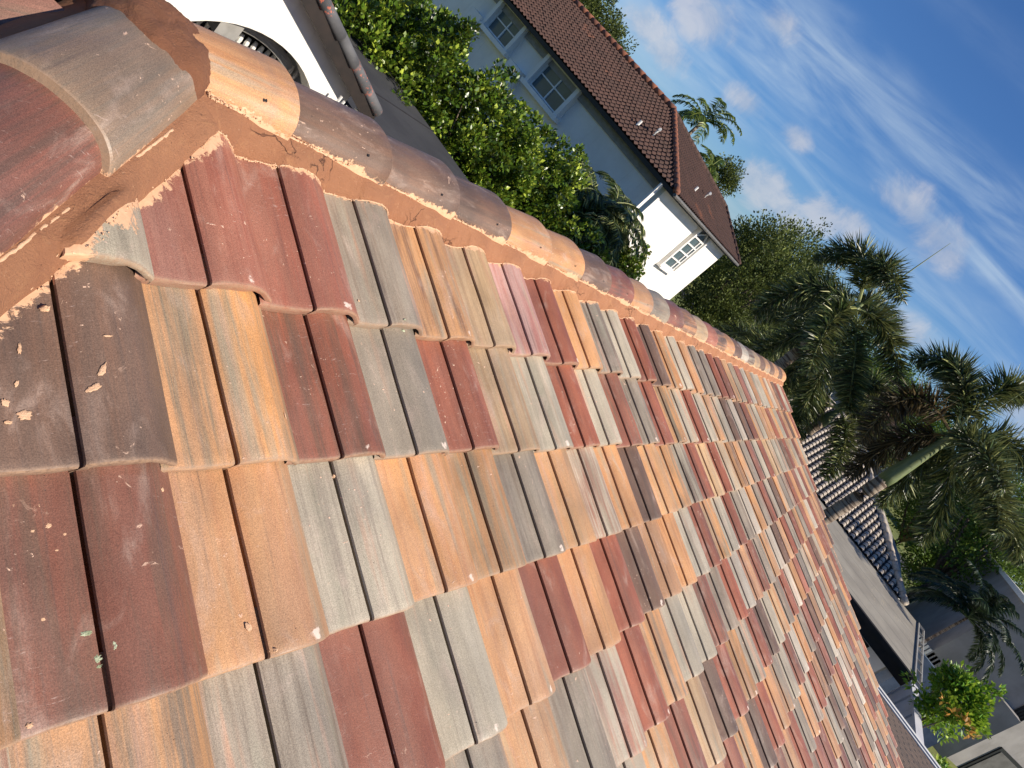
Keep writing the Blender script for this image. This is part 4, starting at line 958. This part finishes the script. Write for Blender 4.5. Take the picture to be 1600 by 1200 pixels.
# ------------------------------------------------------------------ foliage
def leaves_obj(name, P, D, Nn, size, wid, tint, mat, parent):
    """P base points, D directions, Nn normals (n,3) -> one mesh of folded rhombic leaves"""
    n = len(P); D = D / np.linalg.norm(D, axis=1, keepdims=True); S = np.cross(D, Nn); S /= (np.linalg.norm(S, axis=1, keepdims=True) + 1e-9); U = np.cross(S, D)
    sz = size[:, None]; w = (size * wid)[:, None]
    v = np.empty((n, 4, 3)); v[:, 0] = P; v[:, 1] = P + D * sz * .45 + S * w + U * w * .25; v[:, 2] = P + D * sz; v[:, 3] = P + D * sz * .45 - S * w + U * w * .25
    me = bpy.data.meshes.new(name); me.vertices.add(n * 4); me.vertices.foreach_set('co', v.astype(np.float32).ravel())
    idx = np.arange(n)[:, None] * 4; tri = np.concatenate([idx + np.array([[0, 1, 2]]), idx + np.array([[0, 2, 3]])], axis=1).ravel()
    me.loops.add(n * 6); me.loops.foreach_set('vertex_index', tri.astype(np.int32)); me.polygons.add(n * 2); me.polygons.foreach_set('loop_start', (np.arange(n * 2) * 3).astype(np.int32))
    me.update(calc_edges=True); at = me.attributes.new('tint', 'FLOAT', 'POINT'); at.data.foreach_set('value', np.repeat(tint, 4).astype(np.float32))
    me.materials.append(mat); o_ = bpy.data.objects.new(name, me)
    if parent is not None: o_.parent = parent; o_.matrix_parent_inverse = parent.matrix_basis.inverted()
    C.objects.link(o_); return o_
def crown_pts(rng, c, rad, nclump, per, clump_r, shell=.62):
    c = np.array(c); rad = np.array(rad)
    u = rng.normal(size=(nclump, 3)); u /= np.linalg.norm(u, axis=1, keepdims=True)
    u[:, 2] = np.abs(u[:, 2]) * np.where(rng.random(nclump) < .72, 1, -1)
    lump_ = 1 + .16 * np.sin(u[:, 0] * 5 + c[0]) * np.cos(u[:, 1] * 6 + c[1]) + .1 * rng.normal(size=nclump)
    rr_ = (shell + (1 - shell) * rng.random(nclump) ** .5) * lump_; inner = rng.random(nclump) < .25; rr_ = np.where(inner, rr_ * .6, rr_)
    cc = c + u * rad * rr_[:, None]; cr = clump_r * rng.uniform(.6, 1.3, nclump)
    ct = rng.uniform(-.28, .28, nclump)
    v = rng.normal(size=(nclump, per, 3)); v /= np.linalg.norm(v, axis=2, keepdims=True); rv = rng.random((nclump, per)) ** .45
    P = cc[:, None] + v * cr[:, None, None] * rv[:, :, None] * np.array([1, 1, .8]); out_ = (P - (c - np.array([0, 0, rad[2] * .3]))); out_ /= np.linalg.norm(out_, axis=2, keepdims=True)
    D = out_ * .6 + v * .6 + rng.normal(size=v.shape) * .45 + np.array([0, 0, .12]); Nn = v * .5 + np.array([0, 0, .7]) + rng.normal(size=v.shape) * .55
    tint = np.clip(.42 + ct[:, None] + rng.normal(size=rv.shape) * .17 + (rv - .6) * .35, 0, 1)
    return P.reshape(-1, 3), D.reshape(-1, 3), Nn.reshape(-1, 3), tint.ravel(), cc
def tree(name, label, cat, base, c, rad, nclump, per, clump_r, leaf, mat, seed, group=None, trunk_r=.16, wid=.28, shell=.62, limbs=7):
    rng = np.random.default_rng(seed); t_ = thing(name, label, cat, base, group)
    P, D, Nn, ti, cc = crown_pts(rng, c, rad, nclump, per, clump_r, shell)
    keep = P[:, 2] > .15; sz = leaf * rng.uniform(.65, 1.3, len(P))
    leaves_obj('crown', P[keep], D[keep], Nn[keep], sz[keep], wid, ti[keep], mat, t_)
    mb = MB(); b0 = Vector(base); cv = Vector(c); fork = b0.lerp(cv, .45); mb.tube([b0 - Vector((0, 0, .2)), b0.lerp(fork, .5) + Vector((.1, .06, 0)), fork], [trunk_r * 1.2, trunk_r, trunk_r * .8], 8)
    for i in range(limbs):
        e_ = Vector(cc[rng.integers(len(cc))]); mid = fork.lerp(e_, .5) + Vector(rng.normal(size=3) * .15); mb.tube([fork, mid, e_], [trunk_r * .55, trunk_r * .3, trunk_r * .08], 6)
    mb.build('trunk', M_BARK, t_, True); return t_
# ficus screen between the houses
fspec = [((11.6, 14.2), 5.15, (1.9, 2.4, 2.6)), ((11.7, 11.6), 5.15, (1.8, 1.8, 2.8)), ((13.2, 10.2), 5.1, (1.9, 2.0, 2.8)), ((15.2, 9.6), 5.05, (1.8, 1.8, 2.7)), ((17.0, 8.6), 4.55, (1.5, 1.5, 2.4)), ((18.6, 8.0), 4.3, (1.3, 1.2, 2.0))]
flab = ['dense glossy ficus at the left end of the leafy screen beside the paved path', 'glossy ficus second from the left in the leafy screen below the far window', 'glossy ficus third from the left in the leafy screen, below the near window',
        'glossy ficus fourth from the left in the leafy screen, left of the feathery palm', 'lower glossy ficus at the foot of the feathery palm clump', 'smallest glossy ficus, at the right end of the screen against the white wall']
for i, ((x, y), top_, rad) in enumerate(fspec):
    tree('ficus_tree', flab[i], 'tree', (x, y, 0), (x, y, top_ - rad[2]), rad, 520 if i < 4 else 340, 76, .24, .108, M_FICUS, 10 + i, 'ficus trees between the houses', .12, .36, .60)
# oak-like and background trees
def tree_at(px, py, D_, rz_, rxy, name, label, cat, mat, seed, n=170, per=55, leaf=.16, cr=.7, group=None, shell=.5):
    w = ray(px, py) * D_; c = (w[0], w[1], w[2] + CZ); return tree(name, label, cat, (w[0], w[1], 0), c, (rxy, rxy, rz_), n, per, cr, leaf, mat, seed, group, .22, .3, shell, 12)
tree_at(1165, 440, 42, 3.6, 3.4, 'oak_tree', 'broad olive-green oak just right of the brown roof end', 'tree', M_OAK, 31, 420, 70, .15, .62)
tree_at(1105, 520, 41, 2.6, 3.0, 'oak_tree', 'dark olive oak low against the right edge of the white wall', 'tree', M_OAK, 32, 300, 60, .15, .6)
tree_at(1225, 430, 46, 3.2, 2.8, 'oak_tree', 'thin-crowned oak between the big oak and the foxtail palms', 'tree', M_OAK, 33, 240, 55, .15, .6)
tree_at(895, 35, 48, 2.6, 3.2, 'oak_tree', 'olive-green tree showing over the far end of the brown roof ridge', 'tree', M_OAK, 34, 300, 60, .16, .6)
tree_at(930, 95, 47, 1.9, 1.7, 'oak_tree', 'small sprig of oak crown peeping over the brown ridge left of the far palm', 'tree', M_OAK, 37, 120, 50, .15, .5)
tree_at(1127, 282, 52, 1.4, 1.1, 'oak_tree', 'little dark round treetop behind the ridge right of the coconut palm', 'tree', M_OAK, 38, 90, 50, .15, .5)
for i, (px, py, D_, a, b, lab) in enumerate([(1560, 850, 44, 3.6, 3.6, 'bright green broad tree behind the dark small palm at the right'), (1480, 800, 52, 3.4, 3.4, 'green tree behind the second foxtail palm crown'), (1595, 900, 50, 3.4, 3.0, 'green tree at the right edge of the picture above the grey block'),
                                    (1470, 900, 60, 2.6, 3.0, 'green shrubby tree over the strip of lawn'), (1330, 590, 55, 3.2, 4.5, 'dark tree mass behind the first foxtail palm'), (1410, 660, 60, 3.0, 4.2, 'dark tree mass between the two foxtail palms')]):
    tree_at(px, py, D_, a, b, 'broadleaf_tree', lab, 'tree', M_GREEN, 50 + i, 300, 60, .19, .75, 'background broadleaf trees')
# far wood closing the horizon
rng = np.random.default_rng(99); Ps, Ds, Ns, Ts = [], [], [], []
for i in range(46):
    bear = R(-62 + i * 2.9); D_ = 110 + 14 * math.sin(i * 2.3); c = (D_ * math.cos(bear), D_ * math.sin(bear), 2.6); P, D, Nn, ti, cc = crown_pts(rng, c, (4.2, 4.2, 3.4 + 1.0 * math.sin(i * 1.7)), 80, 40, 1.3)
    Ps.append(P); Ds.append(D); Ns.append(Nn); Ts.append(ti)
P = np.concatenate(Ps); tg = leaves_obj('far_wood', P, np.concatenate(Ds), np.concatenate(Ns), rng.uniform(.35, .7, len(P)), .35, np.concatenate(Ts), M_OAK, None); tg['kind'] = 'stuff'; tg['label'] = 'distant belt of trees along the horizon'; tg['category'] = 'trees'

# ------------------------------------------------------------------ palms
def frond(name, base, az, el, Ln, droop, style, mat, parent, rng, nleaf, llen, lw, bushy=1.0, twist=0, curve=None):
    N = 16; pts = []; p = np.array(base, float); e_ = el; st = Ln / N
    hdir = np.array([math.cos(az), math.sin(az), 0]); sd = np.array([-math.sin(az), math.cos(az), 0])
    for i in range(N + 1):
        pts.append(p.copy()); e_ = el - droop * (i / N) ** 1.35; p = p + (hdir * math.cos(e_) + np.array([0, 0, math.sin(e_)])) * st + sd * twist * st * (i / N)
    pts = np.array(pts)
    if curve is not None:
        q0_, q1_, q2_ = [np.array(q) for q in curve]; uu = (np.arange(N + 1) / N)[:, None]; pts = q0_ * (1 - uu) ** 2 + 2 * q1_ * uu * (1 - uu) + q2_ * uu ** 2
    t = .13 + .87 * (np.arange(nleaf) + rng.random(nleaf)) / nleaf; f = t * N; i0 = np.minimum(f.astype(int), N - 1); fr_ = (f - i0)[:, None]
    B = pts[i0] * (1 - fr_) + pts[i0 + 1] * fr_; T = pts[i0 + 1] - pts[i0]; T /= np.linalg.norm(T, axis=1, keepdims=True)
    S = np.cross(T, np.array([0, 0, 1.0])); S /= (np.linalg.norm(S, axis=1, keepdims=True) + 1e-9); U = np.cross(S, T)
    prof = np.sin(np.pi * np.clip(t * .92 + .06, 0, 1)) ** .45
    if style == 'fox':
        ph = rng.uniform(0, 2 * np.pi, nleaf); rad = S * np.cos(ph)[:, None] + U * np.sin(ph)[:, None]; D = T * rng.uniform(.12, .62, nleaf)[:, None] + rad * bushy
    else:
        sgn = np.where(rng.random(nleaf) < .5, -1, 1)[:, None]; D = T * .55 + S * sgn * 1.0 + U * rng.uniform(-.1, .25, nleaf)[:, None]
    D /= np.linalg.norm(D, axis=1, keepdims=True); ll = (llen * prof * rng.uniform(.75, 1.15, nleaf))[:, None]
    g = np.array([0, 0, -1.0]); m1 = B + D * ll * .5 + g * ll * .03; D2 = D + g * (.26 if style == 'fox' else .75); D2 /= np.linalg.norm(D2, axis=1, keepdims=True); tip = m1 + D2 * ll * .55
    Wd = np.cross(D, rng.normal(size=D.shape)); Wd /= np.linalg.norm(Wd, axis=1, keepdims=True); w = lw * rng.uniform(.7, 1.2, nleaf)[:, None]
    v = np.stack([B - Wd * w * .4, B + Wd * w * .4, m1 + Wd * w, m1 - Wd * w, tip], axis=1)
    n = nleaf; me = bpy.data.meshes.new(name)
    # rachis
    mb = MB(); mb.tube([Vector(q) for q in pts], [.028 * (1 - .8 * i / N) + .004 for i in range(N + 1)], 5)
    rv = np.array([tuple(q) for q in mb.v]); nr = len(rv)
    verts = np.concatenate([v.reshape(-1, 3), rv]); faces = []
    for k in range(n): o_ = k * 5; faces.append((o_, o_ + 1, o_ + 2, o_ + 3)); faces.append((o_ + 3, o_ + 2, o_ + 4))
    faces += [tuple(i + n * 5 for i in f_) for f_ in mb.f]
    me.from_pydata(verts.tolist(), [], faces); at = me.attributes.new('tint', 'FLOAT', 'POINT')
    tv = np.concatenate([np.clip(np.repeat(.36 + rng.normal(size=n) * .26, 5) + np.tile([-.12, -.12, .08, .08, .22], n), 0, 1), np.full(nr, .85)]); at.data.foreach_set('value', tv.astype(np.float32))
    me.materials.append(mat); o2 = bpy.data.objects.new(name, me); o2.parent = parent; o2.matrix_parent_inverse = parent.matrix_basis.inverted(); C.objects.link(o2); return o2
def foxtail(label, cpx, x, tips, seed, tr=.125, spear=None, shaft=.8, group='foxtail palms behind the roof', nl=620):
    rng = np.random.default_rng(seed); c = onx(cpx[0], cpx[1], x); y, zc = c.y, c.z; t_ = thing('foxtail_palm', label, 'palm', (x, y, 0), group)
    mb = MB(); n_ = 40; zs = zc - shaft; mb.tube([(x + .03 * math.sin(i * .3), y, zs * i / n_) for i in range(n_ + 1)], [tr * (1.25 - .3 * i / n_) * (1 + (.05 if i % 2 else -.02)) for i in range(n_ + 1)], 14); mb.build('trunk', M_TRUNK, t_, True)
    mb = MB(); mb.tube([(x, y, zs - .05), (x, y, zs + .12), (x, y, zs + shaft * .45), (x, y, zc - .1), (x, y, zc + .15)], [tr * 1.08, tr * 1.14, tr * .92, tr * .55, tr * .28], 14); mb.build('crownshaft', M_SHAFT, t_, True)
    for i, tp in enumerate(tips):
        (mx, my, md, tx, ty, td) = tp[:6]; br = len(tp) > 6
        q0_ = Vector((x, y, zc)); q1_ = onx(mx, my, x + md); q2_ = onx(tx, ty, x + td)
        ctrl = q1_ * 2 - (q0_ + q2_) * .5
        frond('frond', q0_, 0, 0, 1, 0, 'fox', M_PALMBR if br else M_PALM, t_, rng, int(nl * 1.2), .52, .0145, 1.0, curve=(q0_, ctrl, q2_))
    if spear:
        e_ = onx(spear[0], spear[1], x); mb = MB(); mb.tube([c, c.lerp(e_, .5), e_], [.022, .017, .004], 6); mb.build('spear_leaf', M_SHAFT, t_, True)
    return t_
# every frond: (pixel of its bend, depth offset, pixel of its tip, depth offset)
foxtail('large foxtail palm with a spear leaf against the sky, nearest the ridge end', (1338, 482), 16.6, [(1345, 400, .3, 1272, 408, .5), (1372, 415, -.3, 1410, 470, -.9), (1262, 450, 0, 1180, 492, 0), (1300, 500, -1.0, 1262, 585, -1.7), (1385, 520, .4, 1402, 600, .5),
    (1335, 560, -.8, 1325, 640, -1.2), (1250, 520, .8, 1175, 560, 1.0), (1285, 470, 1.2, 1225, 510, 2.2), (1370, 480, 1.2, 1400, 540, 2.0), (1240, 580, .6, 1205, 640, 1.0), (1280, 590, .4, 1245, 660, .4)], 1, spear=(1485, 380))
foxtail('foxtail palm whose ringed trunk crosses in front of the grey barrel-tile roof', (1488, 682), 16.0, [(1500, 585, 0, 1425, 560, .2), (1560, 610, .2, 1605, 625, .6), (1425, 622, -.4, 1345, 690, -.8, 'b'), (1400, 690, .5, 1325, 745, .8, 'b'), (1480, 765, .8, 1438, 850, 1.2),
    (1545, 745, -.5, 1560, 835, -1.0), (1570, 690, .5, 1640, 760, .8), (1440, 720, 1.0, 1375, 790, 1.7), (1530, 700, -1.1, 1570, 765, -1.9), (1500, 610, 1.2, 1480, 560, 2.2), (1560, 790, .9, 1600, 880, 1.3)], 2, tr=.135, spear=(1600, 612), shaft=1.45)
foxtail('lower foxtail palm, its dark crown just past the end of the ridge', (1312, 640), 19.0, [(1320, 580, 0, 1260, 575, 0), (1360, 600, 0, 1400, 640, 0), (1260, 640, -.5, 1235, 700, -1), (1320, 690, -.6, 1290, 745, -1), (1370, 670, .3, 1385, 730, .5), (1250, 600, .8, 1190, 620, 1), (1350, 640, 1, 1360, 690, 1.6)], 3, shaft=.5)
foxtail('foxtail palm farthest back, low crown between the oak and the nearest foxtail palm', (1222, 545), 20.5, [(1235, 490, 0, 1180, 500, 0), (1260, 520, 0, 1290, 560, 0), (1180, 540, -.5, 1130, 575, -1), (1215, 590, -.6, 1190, 640, -1), (1160, 520, .8, 1110, 540, 1), (1250, 570, .5, 1270, 620, .8)], 5, shaft=.5, nl=480)
def coco(name, label, px, py, D_, L_, n, seed, cat='palm', mat=M_COCO, lw=.03, nleaf=110, ll=.62, group=None, tr=1):
    rng = np.random.default_rng(seed); w = ray(px, py) * D_; x, y, z = w[0], w[1], w[2] + CZ; t_ = thing(name, label, cat, (x, y, 0), group)
    mb = MB(); mb.tube([(x + .5 * math.sin(i / 10 * 1.5) - .5 * math.sin(1.5), y, z * i / 10) for i in range(11)], [(.17 - .006 * i) * tr for i in range(11)], 8); mb.build('trunk', M_TRUNK, t_, True)
    for i in range(n):
        az = 2 * math.pi * i / n * 2.4 + rng.uniform(-.3, .3); el = R([72, 50, 34, 16, 0][i % 5] + rng.uniform(-8, 8)); frond('frond', (x, y, z), az, el, L_ * rng.uniform(.85, 1.1), R(80 + 20 * rng.random()), 'coco', mat, t_, rng, nleaf, ll, lw)
    return t_
coco('coconut_palm', 'coconut palm standing against the sky above the brown ridge', 1098, 190, 46, 2.6, 15, 11)
coco('coconut_palm', 'small feathery palm behind the far part of the brown ridge', 968, 112, 52, 1.9, 12, 12)
coco('coconut_palm', 'small yellow-green palm top just right of the coconut palm behind the ridge', 1108, 262, 50, 1.5, 11, 13)
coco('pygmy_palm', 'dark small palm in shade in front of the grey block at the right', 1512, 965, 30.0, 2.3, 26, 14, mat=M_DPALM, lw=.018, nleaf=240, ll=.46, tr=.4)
# feathery palm clump against the white wall
rng = np.random.default_rng(21); ap = thing('areca_palm', 'feathery deep green palm clump between the ficus screen and the sunlit white wall', 'palm', (17.9, 9.0, 0))
mb = MB()
for s_ in range(5):
    bx, by = 17.8 + rng.uniform(-.9, .9), 8.85 + rng.uniform(-.3, .3); zt = CZ - 1.9 + rng.uniform(-.7, .35); mb.tube([(bx, by, 0), (bx, by, zt)], [.09, .06], 8)
    for i in range(10): frond('frond', (bx, by, zt), rng.uniform(0, 6.28), R(rng.uniform(5, 75)), rng.uniform(1.4, 2.1), R(95), 'coco', M_PALM, ap, rng, 170, .46, .018)
mb.build('trunk', M_TRUNK, ap, True)
# croton shrub
sh = thing('croton_shrub', 'rounded shrub of bright green leaves with an orange patch beside the white side wall', 'shrub', (20.3, -6.1, 0)); rng = np.random.default_rng(77)
P, D, Nn, ti, cc = crown_pts(rng, (20.6, -5.9, CZ - 2.95), (.80, .72, .75), 110, 42, .22, .6); leaves_obj('foliage', P, D, Nn, .13 * rng.uniform(.7, 1.3, len(P)), .26, ti, M_CROTON, sh)
wv = ray(1500, 1132) * 20.6
P, D, Nn, ti, _ = crown_pts(rng, (wv[0], wv[1], wv[2] + CZ), (.50, .60, .12), 9, 9, .09, .4); leaves_obj('orange_foliage', P, D, Nn, .13 * rng.uniform(.7, 1.3, len(P)), .26, ti, M_CROTONO, sh)
mb = MB()
for i in range(6): e_ = Vector(cc[i * 9]); mb.tube([(20.5, -5.95, 0), (20.55, -5.95, 1.4), e_], [.06, .04, .012], 6)
mb.build('stem', M_BARK, sh, True)
tree('low_shrub', 'small bright green shrub at the near end of the white side wall', 'shrub', (17.6, -6.3, 0), (17.6, -6.25, CZ - 4.25), (.6, .5, .8), 60, 40, .2, .11, M_CROTON, 81, None, .04, .28)

scene.render.engine = 'CYCLES'
scene.cycles.max_bounces = 6; scene.cycles.diffuse_bounces = 3; scene.cycles.transparent_max_bounces = 4
